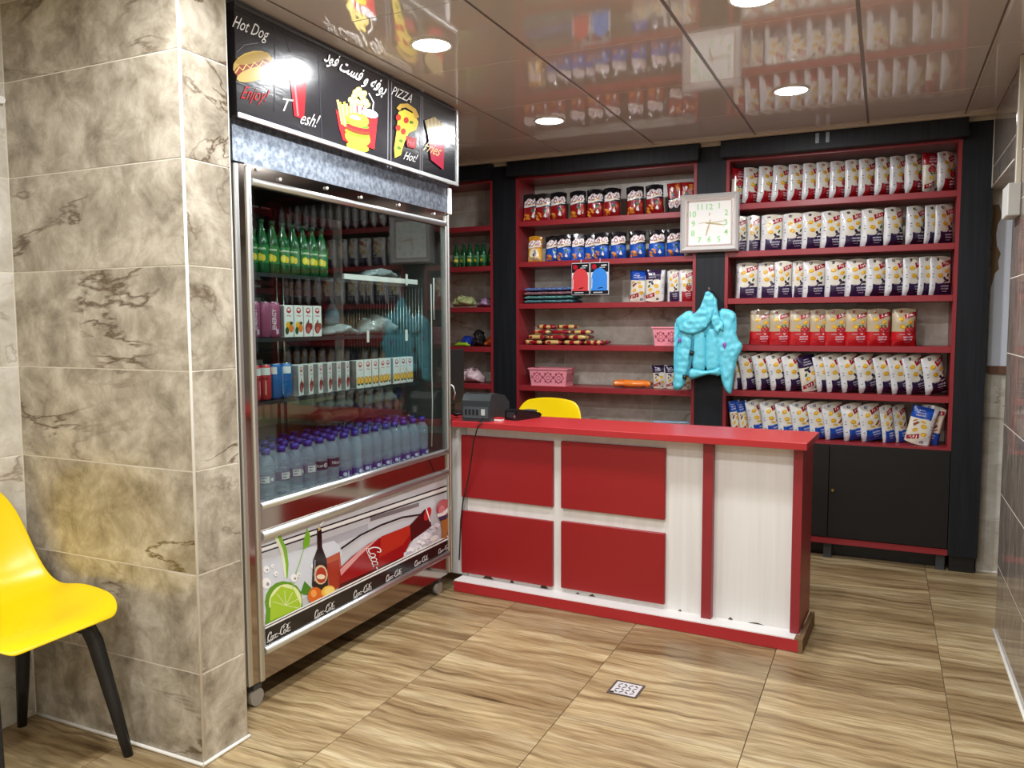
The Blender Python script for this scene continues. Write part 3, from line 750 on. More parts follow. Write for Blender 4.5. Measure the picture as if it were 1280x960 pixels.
# green lemon-drink bottles
GRN = mat('green_bottle', (8, 74, 36), .12, coat=.3)
GRC = mat('green_cap', (16, 70, 44), .4); GRL = mat('green_label', (24, 108, 50), .4)
def green_bottle(lab, group):
    t = thing('lemon_drink_bottle', lab, 'bottle', (0, 0, 0), 0, group)
    lathe_obj('body', [(.0, 0), (.022, 0), (.026, .004), (.026, .03), (.0255, .1), (.022, .125), (.013, .155), (.0105, .165), (.0105, .18)], GRN, t)
    lathe_obj('cap', [(.0125, .176), (.0125, .19), (.0, .19)], GRC, t)
    wrapband('label_band', t, .0262, .035, .098, GRL)
    def f(A):
        A.text('Lemon', 0, .086, .014, ink(220, 230, 200), bold=.02); A.ell(-.004, .056, .012, .014, ink(232, 206, 40)); A.ell(.009, .053, .009, .012, ink(214, 184, 40)); A.ell(-.003, .055, .006, .008, ink(244, 228, 110))
    cyl_art('label_print', t, .0264, f)
    return t
gp = 'green bottles in the cooler'
first = None
for i in range(9):
    p = onX(311+i*11.2, 340, -2.012); y = 2.118+i*.0556
    lab = 'green lemon drink bottle on the top cooler shelf, '+nth(i, 9)
    if first is None: first = green_bottle(lab, gp); first.location = (-2.02, y, SH[0]+.0015); first.rotation_euler = (0, 0, -.6)
    else: dup(first, (-2.02, y, SH[0]+.0015), (0, 0, random.uniform(-1.0, -.2)), lab)
gp2 = 'green bottles on the left shelf bay'
for i in range(6):
    dup(first, (-2.66+i*.052, 4.825+.012*(i % 2), Z1[1]+.001), (0, 0, -1.6+random.uniform(-.6, .6)), 'green bottle on the second shelf of the left bay, '+nth(i, 6), gp2, (.92, .92, .82))
# slim energy-drink cans
def can(name, lab, group, col, fn, h=.128, r=.0255):
    t = thing(name, lab, 'can', (0, 0, 0), 0, group)
    lathe_obj('body', [(.0, 0), (r*.82, 0), (r, .006), (r, h-.01), (r*.84, h-.002)], mat('can_'+name, col, .3, .15), t, 18)
    lathe_obj('lid', [(r*.84, h-.003), (r*.84, h), (r*.76, h-.001), (0, h-.002)], SILVER, t, 18)
    if fn: cyl_art('can_print', t, r+.0002, fn)
    return t
def f1(A):
    A.text('ENERGY', .0, .066, .02, ink(226, 206, 220), rot=90, bold=.02); A.stroke([(-.012, .012), (-.012, .118)], .0015, ink(214, 170, 196)); A.poly([(.006, .012), (.016, .012), (.016, .03), (.006, .03)], ink(190, 170, 190))
ec = can('energy_can', '', 'purple energy cans', (150, 74, 108), f1)
for i in range(4):
    lab = 'purple pink energy drink can on the middle cooler shelf, '+nth(i, 4)
    L_ = (-2.02, 2.125+i*.052, SH[1]+.0015)
    if i == 0: ec.location = L_; ec['label'] = lab; ec.rotation_euler = (0, 0, -.55)
    else: dup(ec, L_, (0, 0, -.55+(1.7 if i == 2 else random.uniform(-.2, .2))), lab)
def f2(A):
    A.poly([(-.02, .09), (.02, .09), (.02, .116), (-.02, .116)], ink(222, 224, 226)); A.stroke([(.0, .02), (.0, .07)], .003, ink(226, 190, 190)); A.ell(0, .08, .014, .006, ink(120, 20, 26), a0=180, a1=360)
rc = can('red_can', '', 'slim cans on the lowest cooler shelf', (188, 52, 56), f2)
for i in range(3):
    lab = 'red slim drink can on the lowest cooler shelf, '+nth(i, 3); L_ = (-2.02, 2.118+i*.054, SH[2]+.0015)
    if i == 0: rc.location = L_; rc['label'] = lab; rc.rotation_euler = (0, 0, -.5)
    else: dup(rc, L_, (0, 0, -.5+(.7 if i == 1 else -.1)), lab)
def f3(A):
    A.poly([(-.014, .09), (.018, .09), (.018, .116), (-.014, .116)], ink(224, 228, 232)); A.stroke([(-.016, .012), (-.016, .116)], .003, ink(160, 210, 236)); A.stroke([(-.034, .05), (-.02, .05)], .002, ink(40, 46, 56))
bc = can('blue_can', '', 'slim cans on the lowest cooler shelf', (18, 98, 168), f3)
for i in range(2):
    lab = ('left' if i == 0 else 'right')+' of two blue slim cans on the lowest cooler shelf'; L_ = (-2.02, 2.282+i*.054, SH[2]+.0015)
    if i == 0: bc.location = L_; bc['label'] = lab; bc.rotation_euler = (0, 0, -1.2)
    else: dup(bc, L_, (0, 0, -.5), lab)
# juice cartons
CARTON = mat('carton_white', (226, 226, 224), .35)
CARTON_G = mat('carton_side', (128, 126, 126), .4)
def carton(lab, group, fruit, w=.05, d=.04, h=.118, bend=.0):
    t = thing('juice_carton', lab, 'carton', (0, 0, 0), 0, group)
    m = MB(); m.box(-d, 0, -w/2, w/2, 0, h, c=.0015); m.build('box', CARTON, t, local=True)
    MB().box(-d+.002, -.002, -w/2-.0006, -w/2+.0004, .003, h-.003).build('side_print', CARTON_G, t, local=True)
    A = Art(lambda x, z, ly: (.0003*ly, x, z))
    A.poly([(-w/2+.001, .001), (w/2-.001, .001), (w/2-.001, h-.001), (-w/2+.001, h-.001)], ink(228, 228, 226)); A.ell(0, h*.84, .013, .011, ink(186, 30, 44)); A.ell(0, h*.86, .008, .005, ink(244, 226, 226)); A.text('juice', 0, h*.66, .014, ink(190, 60, 80), shear=.2) if False else A.stroke([(-.012, h*.66), (-.004, h*.68), (.004, h*.655), (.013, h*.675)], .003, ink(196, 70, 90))
    if fruit == 'pom':
        A.ell(-.002, h*.28, .017, .022, ink(126, 28, 34)); A.ell(.014, h*.33, .009, .014, ink(150, 44, 44)); A.ell(0, h*.22, .01, .012, ink(186, 90, 84)); A.poly([(-.006, h*.46), (0, h*.58), (.006, h*.46)], ink(70, 70, 60))
    elif fruit == 'mango':
        A.ell(-.002, h*.37, .017, .014, ink(222, 172, 46)); A.ell(.01, h*.28, .013, .016, ink(222, 122, 46)); A.ell(-.012, h*.2, .01, .014, ink(40, 80, 40)); A.ell(.012, h*.44, .009, .006, ink(36, 62, 36))
    else:
        for x in (-.012, .012): A.ell(x, h*.26, .014, .019, ink(214, 156, 50)); A.ell(x, h*.27, .009, .012, ink(236, 190, 90)); A.ell(x, h*.14, .009, .004, ink(60, 90, 46))
    o = bpy.data.objects.new('front_print', A.mesh('front_print')); COL.objects.link(o); o.parent = t
    return t
cm = carton('', 'juice cartons on the middle cooler shelf', 'mango'); cp = carton('', 'juice cartons on the lowest cooler shelf', 'pom'); co = carton('', 'juice cartons on the lowest cooler shelf', 'orange')
for i in range(4):
    L_ = (-1.993, 2.336+i*.0545, SH[1]+.0015); src = cm if i < 2 else cp
    lab = ('left' if i % 2 == 0 else 'right')+(' of two mango juice cartons' if i < 2 else ' of two red fruit juice cartons')+' on the middle cooler shelf'
    if i == 0: cm.location = L_; cm['label'] = lab
    else: dup(src, L_, (0, 0, 0), lab, 'juice cartons on the middle cooler shelf')
ys = [2.405+.058*k for k in range(6)]; rz = [.35]*6
for i, (y, a) in enumerate(zip(ys, rz)):
    L_ = (-2.0, y, SH[2]+.0015); lab = 'white carton with dark red fruit on the lowest cooler shelf, '+nth(i, 6)
    if i == 0: cp.location = L_; cp['label'] = lab; cp.rotation_euler = (0, 0, a)
    else: dup(cp, L_, (0, 0, a), lab, 'juice cartons on the lowest cooler shelf')
for i in range(8):
    L_ = (-1.993-.01*(i == 4), 2.772+i*.0555, SH[2]+.0015); lab = 'white carton with orange fruit on the lowest cooler shelf, '+nth(i, 8)
    if i == 0: co.location = L_; co['label'] = lab
    else: dup(co, L_, (0, 0, random.uniform(-.06, .06)), lab)
# water bottles
WB = mat('water_plastic', (190, 208, 234), .06, alpha=.3, spec=1.0)
N, L, b = nodes(WB)
mp = mapping(N, L, (1, 1, 1)); n = noise_n(N, L, mp.outputs[0], 170, 2)
bp = N.new('ShaderNodeBump'); bp.inputs['Strength'].default_value = .9; bp.inputs['Distance'].default_value = .004
L.new(n.outputs['Fac'], bp.inputs['Height']); L.new(bp.outputs[0], b.inputs['Normal'])
CAPB = mat('blue_cap', (46, 38, 150), .35)
def water(name, lab, group, band, z0, z1, fn):
    t = thing(name, lab, 'bottle', (0, 0, 0), 0, group)
    lathe_obj('body', [(0, 0), (.026, 0), (.031, .006), (.0305, .03), (.029, .034), (.0305, .04), (.0305, .07), (.029, .074), (.0305, .08), (.031, .115), (.03, .135), (.024, .153), (.0145, .164), (.0135, .176)], WB, t, 12)
    lathe_obj('cap', [(.0165, .168), (.0165, .189), (0, .19)], CAPB, t, 12)
    wrapband('label_band', t, .0314, z0, z1, band, 14)
    if fn: cyl_art('label_print', t, .0316, fn)
    return t
def fw(A): A.poly([(-.018, .07), (.016, .07), (.016, .094), (-.018, .094)], ink(214, 216, 226)); A.ell(.026, .082, .006, .006, ink(226, 226, 232)); A.stroke([(-.014, .088), (.006, .088)], .003, ink(60, 50, 80)); A.stroke([(-.014, .078), (.0, .078)], .003, ink(60, 50, 80))
def fd(A): A.text("Nicer", 0, .083, .018, ink(226, 220, 226), bold=.01); A.ell(.03, .083, .009, .009, ink(220, 216, 226)); A.ell(.03, .083, .006, .006, ink(56, 32, 62))
def fp(A): A.ell(.008, .024, .009, .008, ink(206, 212, 236)); A.ell(-.012, .012, .008, .004, ink(206, 212, 236)); A.stroke([(.022, .01), (.022, .034)], .004, ink(214, 218, 240))
w1 = water('water_bottle', '', 'water bottles in the cooler', mat('label_mauve', (128, 122, 150), .35), .066, .098, fw)
w2 = water('water_bottle', '', 'water bottles in the cooler', mat('label_plum', (62, 34, 66), .35), .066, .1, fd)
w3 = water('water_bottle', '', 'water bottles in the cooler', mat('label_violet', (64, 52, 140), .35), .003, .038, fp)
protos = [[w1, 0, 0], [w2, 0, 1], [w3, 0, 2]]
nn = 16; cnt = {0: 0, 1: 0, 2: 0}; tot = {0: 5, 1: 2, 2: 9}
kinds_ = ['white and mauve label round its middle', 'dark plum label round its middle', 'violet label at its foot']
for row in range(4):
    for i in range(nn):
        k = 0 if i < 5 else (1 if i < 7 else 2)
        y = 2.118+i*.0755+random.uniform(-.004, .004)+(.03 if row % 2 else 0); x = -1.992-row*.07+random.uniform(-.003, .003)
        if y > 3.34: continue
        if row == 0: lab = 'front-row water bottle with '+kinds_[k]+', '+nth(cnt[k], tot[k]); cnt[k] += 1
        else: lab = 'blue-capped water bottle in the '+('', 'second', 'third', 'rearmost')[row]+' row of the cooler, '+('sixteenth from the left' if i == 15 else ORD[i])
        a = -.55+random.uniform(-.5, .5); q = protos[k]; lz = .7005+(.012 if k == 0 else 0)
        if row == 0: lz = .7005
        if not q[1]: q[1] = 1; q[0].location = (x, y, .7005); q[0].rotation_euler = (0, 0, a); q[0]['label'] = lab
        else: dup(q[0], (x, y, .7005), (0, 0, a), lab)
# clear-wrapped bread packs lying behind, on top of the bottles
BREAD = mat('wrapped_bread', (150, 92, 70), .25, coat=.6); FILM = mat('crinkled_film', (190, 196, 198), .12, alpha=.55)
for i, (y0, y1, mm, lb, z) in enumerate(((2.72, 2.99, BREAD, 'long brown bread pack in clear film behind the water bottles', .83), (3.0, 3.34, mat('wrapped_bread_dark', (122, 60, 62), .3, coat=.5), 'dark red pack in clear film beside the brown bread pack', .83))):
    t = thing('wrapped_pack', lb, 'package', (-2.19, (y0+y1)/2, .893), 0, 'film-wrapped packs in the cooler')
    me = puff('pack', rrect(y1-y0, .075, .3), .1, .03, mm, .008, 20, seed=i)
    lobj('pack', me, t, (0, 0, 0), (0, 0, math.pi/2))
    me = puff('film', rrect((y1-y0)*.8, .05, .3), .09, .03, FILM, .012, 26, seed=i+4)
    lobj('film', me, t, (0, 0, .06), (0, 0, math.pi/2))
# crinkled film packs and wrapped trays at the right of the two upper shelves
for i, (y0, y1, z, h, lb) in enumerate(((2.62, 2.85, SH[1]+.0015, .05, 'flat clear film pack on the middle cooler shelf'), (2.87, 3.16, SH[1]+.0015, .085, 'crumpled clear film bundle on the middle cooler shelf'), (2.92, 3.16, SH[0]+.0015, .045, 'crumpled film pack on the white tray of the top cooler shelf'))):
    t = thing('film_pack', lb, 'package', (-2.08, (y0+y1)/2, z+(.022 if i == 2 else 0)), 0, 'film packs in the cooler')
    w_ = y1-y0; out = [(-w_/2, 0), (w_/2, 0), (w_/2*.9, h*.5), (w_*.25, h*.8), (w_*.05, h*1.05), (-w_*.18, h*.7), (-w_*.3, h*.75), (-w_*.46, h*.35)]
    me = puff('film', out, .11, .018, mat('silvery_film', (176, 184, 186), .12, .35, alpha=.8), .022, 40, seed=i*3)
    lobj('film', me, t, (0, 0, 0), (0, 0, math.pi/2))
    MB().box(.1005, .102, w_*.3, w_*.37, -.03, .02).build('price_tag', WHITE, t, local=True)
# part-drunk cola bottle behind the film
t = thing('cola_bottle', 'clear bottle a third full of dark cola behind the film packs', 'bottle', (-2.2, 2.86, SH[1]+.0015))
lathe_obj('body', [(0, 0), (.03, 0), (.033, .01), (.033, .07), (.03, .1), (.014, .13), (.012, .14)], WB, t); lathe_obj('cola', [(0, .002), (.031, .004), (.031, .05), (0, .05)], mat('dark_cola', (50, 14, 16), .2), t); lathe_obj('cap', [(.014, .138), (.014, .155), (0, .155)], BLK, t)
# stock behind the cooler's glass back: red rack with folded towels and a box
t = thing('stock_rack', 'red rack behind the cooler seen through its glass', 'rack', (-2.8, 3.05, 0))
part('upright', t, RED_S, (-2.62, -2.60, 3.30, 3.40, 0, 1.95)); part('upright', t, RED_S, (-3.0, -2.98, 3.30, 3.40, 0, 1.95)); part('end_board', t, RED_S, (-2.98, -2.62, 3.38, 3.40, 0, 1.95))
for z in (.72, 1.2, 1.5, 1.86): part('rack_shelf', t, RED_S, (-3.0, -2.6, 2.3, 3.30, z-.03, z))
part('upright', t, RED_S, (-3.0, -2.6, 2.28, 2.3, 0, 1.95))
for i, (y, zz, col, lb, w_) in enumerate(((2.95, 0, (176, 156, 140), 'folded cream towel lowest in the pile behind the cooler', .3), (2.95, .05, (172, 130, 140), 'folded pink towel in the middle of the pile behind the cooler', .3), (2.95, .1, (178, 166, 84), 'folded mustard towel on top of the pile behind the cooler', .3), (3.18, 0, (60, 120, 150), 'folded blue towel lower of two behind the cooler', .15), (3.18, .06, (84, 140, 172), 'folded blue towel upper of two behind the cooler', .15))):
    t = thing('folded_towel', lb, 'towel', (-2.72, y, 1.2005+zz), math.pi/2, 'folded towels behind the cooler')
    lobj('cloth', puff('cloth', rrect(w_, .049 if i < 3 else .058, .45), .2, .03, mat('towel_%d' % i, col, .9), .006, 18, seed=i, R=.02), t)
    lobj('fold', puff('fold', rrect(w_*.9, .012, .45), .204, .03, mat('towel_%d' % i, col, .9), .001, 18, seed=i, R=.006), t, (0, 0, .018))
t = thing('cardboard_box', 'plain beige cardboard box behind the water bottles', 'box', (-2.44, 2.79, .7005))
MB().box(-.06, .06, -.3, .3, 0, .3, c=.002).build('carton', mat('cardboard', (206, 188, 150), .8), t, local=True); MB().box(.0601, .0606, -.3, .3, .12, .2).build('tape', mat('brown_tape', (150, 122, 84), .4), t, local=True); MB().box(-.06, .06, -.004, .004, .3001, .3006).build('flap_gap', GAP_DARK, t, local=True)

# =================================================================== SNACK BAGS
def sstep(a, b_, x): x = max(0, min(1, (x-a)/(b_-a))); return x*x*(3-2*x)
class Bag:
    def __init__(s, w, h, t, seed): s.w, s.h, s.t, s.seed = w, h, t, seed
    def pt(s, u, v, side, lift=0.0):
        env = .1+.9*sstep(.0, .17, v)*(.12+.88*sstep(0, .38, 1-v))
        if v > .955 or v < .02: env *= .4
        T = s.t/2*max(0, 1-abs(u)**2.4)**.6*env
        x = u*s.w/2*(1-.07*math.sin(math.pi*v)-.05*v**6); z = s.h*(v-.045*abs(u)**1.6*v**8)
        k = .35+.65*abs(2*v-1)
        nz = noise.noise(Vector((u*2.3+s.seed*3.1, v*5.1, s.seed)))*.010*k + noise.noise(Vector((u*6+s.seed, v*3+s.seed*2, 4)))*.005*k
        f = (1-abs(u)**4)*min(1, v*12, (1-v)*12)
        return (x, side*T+(nz*f)-lift, z)
    def mesh(s, name, mats, cf, nu=10, nv=16):
        V = []; Fc = []; mi = []
        for side in (-1, 1):
            o = len(V)
            for j in range(nv+1):
                for i in range(nu+1): V.append(s.pt(-1+2*i/nu, j/nv, side))
            for j in range(nv):
                for i in range(nu):
                    a = o+j*(nu+1)+i; q = [a, a+1, a+nu+2, a+nu+1]; Fc.append(q if side < 0 else q[::-1]); mi.append(cf(-1+2*(i+.5)/nu, (j+.5)/nv, side))
        m = MB(); m.v = V; m.f = Fc; m.m = mi; m.sm = [True]*len(Fc); me = m.mesh(name, mats)
        b = bmesh.new(); b.from_mesh(me); bmesh.ops.remove_doubles(b, verts=b.verts[:], dist=.0002); b.to_mesh(me); b.free(); return me
    def art(s): return Art(lambda x, z, ly: s.pt(max(-1, min(1, x/(s.w/2))), max(0, min(1, z/s.h)), -1, .0009+.00028*ly), .012)
def plastic(name, rgb): return mat('bag_'+name, rgb, .22, coat=.25)
P_WHITE, P_SILV = plastic('white', (214, 208, 192)), plastic('silver', (206, 206, 208))
BCOL = {'red': plastic('red', (150, 20, 30)), 'purple': plastic('purple', (42, 26, 62)), 'blue': plastic('blue', (22, 70, 160)), 'scarlet': plastic('scarlet', (176, 20, 28)), 'cream': plastic('cream', (176, 160, 130)),
        'black': plastic('black', (24, 22, 26)), 'yellow': plastic('yellow', (222, 164, 50)), 'brown': plastic('brown', (150, 62, 36))}
def pk(*c): return ink(*c, rough=.24)
BAGS = {}
def chip_proto(kind, variant):
    key = (kind, variant)
    if key in BAGS: return BAGS[key]
    random.seed(hash(kind) % 100 if False else sum(map(ord, kind))*7+variant)
    B = Bag(.134, .207, .06, variant*1.3+len(kind)); W2 = B.w/2; H = B.h
    base, low, emb = {'red': ('w', 'red', (150, 30, 40)), 'purple': ('w', 'purple', (70, 64, 72)), 'blue': ('w', 'blue', (60, 84, 140)), 'scarlet': ('c', 'scarlet', (150, 30, 30))}[kind]
    frac = .34 if kind != 'scarlet' else .36
    mats = [P_WHITE if base == 'w' else BCOL['cream'], BCOL[low], P_SILV]
    def cf(u, v, side):
        if side > 0 or u < -.58: return 2 if kind != 'scarlet' else (1 if v < frac else 0)
        return 1 if v < frac else 0
    bag = B.mesh('chip_bag', mats, cf)
    A = B.art()
    # crisps
    for x, z, r, a in ((-.022, .146, .014, 15), (-.012, .104, .015, -10), (.028, .13, .013, 30)):
        A.ell(x, z, r*1.15, r*.78, pk(202, 150, 30), rot=a, n=9); A.ell(x-.001, z+.002, r*.9, r*.5, pk(232, 190, 66), rot=a, n=8)
    A.ell(-.022, .19, .010, .009, pk(*emb), n=10); A.ell(-.022, .19, .0055, .005, pk(190, 184, 180), n=8)
    # logo flag
    A.poly([(.0, .145), (-.004, .172), (.012, .176), (.058, .192), (.061, .168), (.03, .158), (.012, .15)], pk(158, 16, 34))
    A.text('Bato', .029, .1715, .023, pk(240, 234, 230), rot=14, shear=.25, bold=.02)
    # fruit
    if kind == 'purple':
        for k in range(9): A.ell(.022+.014*math.cos(k*2.1)*(.5+k*.09), .078+.014*math.sin(k*2.1)*(.5+k*.08), .0075, .0075, pk(30, 22, 40) if k % 2 else pk(56, 44, 72), n=8)
        A.ell(.038, .106, .006, .012, pk(60, 86, 40), rot=-30, n=7)
        A.poly([(.008, .07), (.02, .062), (.032, .072), (.02, .068)], pk(226, 222, 224))
    elif kind in ('red', 'scarlet'):
        for x, z, r in ((.014, .086, .017), (.034, .09, .015), (.026, .076, .014)): A.ell(x, z, r, r, pk(160, 34, 44), n=10); A.ell(x-.003, z+.004, r*.45, r*.4, pk(204, 100, 104), n=7)
        A.ell(.012, .108, .009, .005, pk(60, 96, 40), rot=40, n=7); A.ell(.03, .11, .009, .005, pk(60, 96, 40), rot=-30, n=7)
        A.poly([(.012, .066), (.026, .058), (.036, .07), (.024, .066)], pk(236, 214, 214))
    else:
        A.poly([(.012, .085), (.04, .112), (.046, .098), (.026, .082)], pk(130, 60, 36)); A.poly([(.026, .074), (.05, .09), (.048, .08), (.034, .072)], pk(166, 92, 50)); A.ell(-.002, .08, .016, .006, pk(206, 160, 60), rot=-12, n=8)
    A.text('ORIGINAL', .018, .048, .0115, pk(214, 208, 222), rot=4, bold=.015); A.text('FLAVOUR', .018, .034, .0105, pk(214, 208, 222), rot=2, bold=.015)
    A.stroke([(-.03, .062), (.0, .063)], .003, pk(190, 180, 196)); A.stroke([(.002, .02), (.032, .021)], .003, pk(180, 172, 190))
    if kind != 'scarlet':
        for z in (.05, .095, .11, .15): A.stroke([(-.058, z), (-.05, z+.002)], .003, pk(50, 50, 56))
    else:
        A.poly([(.046, .075), (.062, .075), (.058, .13), (.05, .15)], pk(150, 30, 36))
    t = thing('chip_bag', '', 'chip bag'); lobj('bag', bag, t); lobj('front_print', A.mesh('front_print'), t)['kind'] = 'stuff'
    BAGS[key] = [t, False]; return BAGS[key]
def snack_proto(kind, variant):
    key = (kind, variant)
    if key in BAGS: return BAGS[key]
    B = Bag(.112, .178, .055, variant*2.1+4); random.seed(variant+31)
    low = {'snackred': plastic('snack_red', (140, 24, 26)), 'snackblue': plastic('snack_blue', (24, 80, 176)), 'snackyellow': BCOL['yellow']}[kind]
    top = BCOL['black'] if kind != 'snackyellow' else plastic('gold_top', (188, 126, 30))
    bag = B.mesh('snack_bag', [top, low], lambda u, v, s_: 1 if v < .5 else 0)
    A = B.art(); Wt, Rd = pk(232, 226, 226), pk(150, 20, 44)
    # rounded cartoon lettering: white cloud with red strokes and dots
    for x, z, r in ((-.032, .118, .017), (-.014, .13, .02), (.008, .124, .018), (.03, .134, .017), (.038, .12, .013), (-.04, .104, .011)): A.ell(x, z, r, r*.95, Wt, n=10)
    A.stroke([(-.046, .112), (-.036, .106), (-.026, .116), (-.02, .134), (-.012, .128), (-.004, .114)], .0075, Rd)
    A.stroke([(.002, .13), (.01, .114), (.022, .118), (.03, .134), (.038, .124), (.034, .11)], .0075, Rd)
    for x, z in ((-.016, .143), (-.022, .107), (.03, .146), (.012, .135)): A.ell(x, z, .004, .004, Rd, n=7)
    A.stroke([(-.05, .092), (-.02, .098), (.02, .106), (.05, .102)], [.008, .014, .01, .004], Wt); A.stroke([(-.03, .1), (.0, .108), (.03, .112)], .005, pk(206, 170, 60))
    if kind == 'snackyellow':
        A.ell(.0, .05, .036, .04, pk(236, 224, 190)); A.ell(.004, .055, .014, .03, pk(70, 40, 96)); A.ell(-.028, .02, .02, .014, pk(230, 206, 150)); A.ell(.026, .02, .02, .014, pk(230, 206, 150))
    else:
        for k in range(7): A.ell(-.03+random.uniform(-.014, .016), .03+random.uniform(-.016, .022), .012, .0055, pk(222, 150, 60) if k % 2 else pk(206, 124, 44), rot=random.uniform(0, 180), n=8)
        A.poly([(.004, .03), (.016, .054), (.026, .028), (.018, .022)], pk(226, 224, 222)); A.ell(.014, .066, .011, .009, pk(60, 120, 60), n=8); A.poly([(-.002, .074), (.016, .082), (.02, .07), (.004, .064)], pk(30, 52, 120)); A.ell(.036, .062, .012, .014, low if False else pk(176, 60, 40) if kind == 'snackred' else pk(40, 100, 196), n=8)
    t = thing('snack_bag', '', 'snack bag'); lobj('bag', bag, t); lobj('front_print', A.mesh('front_print'), t)['kind'] = 'stuff'
    BAGS[key] = [t, False]; return BAGS[key]
from mathutils.bvhtree import BVHTree
ROW = []
def put_bag(proto, h, x, y, z, yaw=0, lean=0, flip=False, pitch=0, label='', group='', sc=1.0):
    """lean: sideways tilt, flip: standing on its head"""
    t, used = proto
    if used: t = dup(t, (0, 0, 0))
    proto[1] = True; t['label'] = label; t['group'] = group
    ROW.append(dict(t=t, h=h, x=x, y=y, z=z, yaw=yaw, lean=lean, flip=flip, s=[sc, sc, sc])); return t
def bag_fit(d, lo, hi):
    R_ = Matrix.Rotation(d['yaw'], 4, 'Z') @ Matrix.Rotation(d['lean'], 4, 'Y') @ Matrix.Diagonal((*d['s'], 1))
    if d['flip']: R_ = R_ @ Matrix.Translation((0, 0, d['h'])) @ Matrix.Rotation(math.pi, 4, 'Y')
    me = next(c for c in d['t'].children if c.name.startswith('bag')).data
    V = [R_ @ v.co for v in me.vertices]; xs = [v.x for v in V]; ys_ = [v.y for v in V]
    x = max(lo-min(xs)+.001, min(hi-max(xs)-.001, d['x'])); y = max(4.768-min(ys_), min(5.024-max(ys_), d['y']))
    T = Vector((x, y, d['z']+.0012-min(v.z for v in V)))
    d['t'].matrix_world = Matrix.Translation(T) @ R_
    pm = next(c for c in d['t'].children if c.name.startswith('front_print')).data; n0 = len(V)
    return BVHTree.FromPolygons([v+T for v in V]+[R_ @ v.co+T for v in pm.vertices], [tuple(p.vertices) for p in me.polygons]+[tuple(i+n0 for i in p.vertices) for p in pm.polygons])
def settle(lo, hi):
    dirty = set(range(len(ROW))); T = [None]*len(ROW); order = sorted(range(len(ROW)), key=lambda i: ROW[i]['x'])
    for it in range(40):
        for i in dirty: T[i] = bag_fit(ROW[i], lo, hi)
        dirty = set()
        for q in range(len(order)):
            for r_ in order[q+1:q+4]:
                i = order[q]
                if T[i].overlap(T[r_]):
                    for k in (i, r_):
                        sv = ROW[k]['s']
                        if sv[1] > .42: sv[1] *= .92
                        else: sv[0] *= .97
                        dirty.add(k)
        if not dirty: break
    ROW.clear()
# right bay: positions measured along each shelf (centre of each bag, metres)
def X3(px): return onY(px, 400, 4.84).x
rows = [
 ('red', Z3[0], [920, 936, 954.5, 972, 991.5, 1009.5, 1026, 1043.5, 1062.5, 1079, 1099, 1117.5, 1136.5, 1158, 1182], .86, 0, (0, 13), 'top shelf', 'white and dark red'),
 ('purple', Z3[1], [918, 940, 963, 990, 1014, 1037, 1061, 1087, 1113, 1140, 1163, 1185], .52, 0, (), 'second shelf', 'white and purple'),
 ('purple', Z3[2], [933, 960, 979, 997, 1017, 1045, 1070, 1094, 1118, 1140, 1159, 1181], .42, 0, (), 'third shelf', 'white and purple'),
 ('scarlet', Z3[3], [951.5, 976, 1001, 1025, 1046, 1072, 1099, 1130], .16, 0, (), 'fourth shelf', 'cream and scarlet'),
 ('purple', Z3[4], [922, 943, 961, 979, 998, 1018, 1037, 1050, 1069, 1090, 1113, 1132, 1150, 1174], .62, -.2, (5,), 'fifth shelf', 'white and purple'),
 ('blue', .665, [918, 936, 953, 971, 991, 1010, 1031, 1050, 1074, 1096, 1117, 1134, 1150, 1175], .5, -.16, (0, 1, 12), 'lowest shelf', 'white and blue')]
for ri, (kind, z, pxs, yaw, lean, flips, shelf, colr) in enumerate(rows):
    rnd = random.Random(ri+3); n = len(pxs)
    for i, px in enumerate(pxs):
        x = X3(px); yw = yaw+rnd.uniform(-.03, .03); ln = lean+rnd.uniform(-.015, .015)
        if ri in (0,): ln += .06-.12*i/n
        if ri == 1: yw = .2 if i < 4 else (.45 if i < 8 else .8)
        if ri == 2: yw = .08 if i < 2 else (.3 if i < 7 else .62)
        if ri == 5 and i == 12: ln = .22; yw = .05
        if ri == 5 and i == 13: ln = .2; yw = -.1
        y = 4.835+rnd.uniform(-.006, .006)+(.0 if not (ri == 5 and i == 12) else -.03)+(.05 if (ri == 5 and i == 11) else 0)
        if ri == 2 and i in (2,): y = 4.80
        lab = colr+' chip bag'+(' upended' if i in flips else '')+', '+shelf+' of right bay, '+nth(i, n)
        put_bag(chip_proto(kind, (i*2+ri) % 4), .207, x, y, z, yw, ln, i in flips, 0, lab, 'chip bags on the right bay '+shelf, 1.0 if ri != 3 else .98)
    settle(-.832, .314)
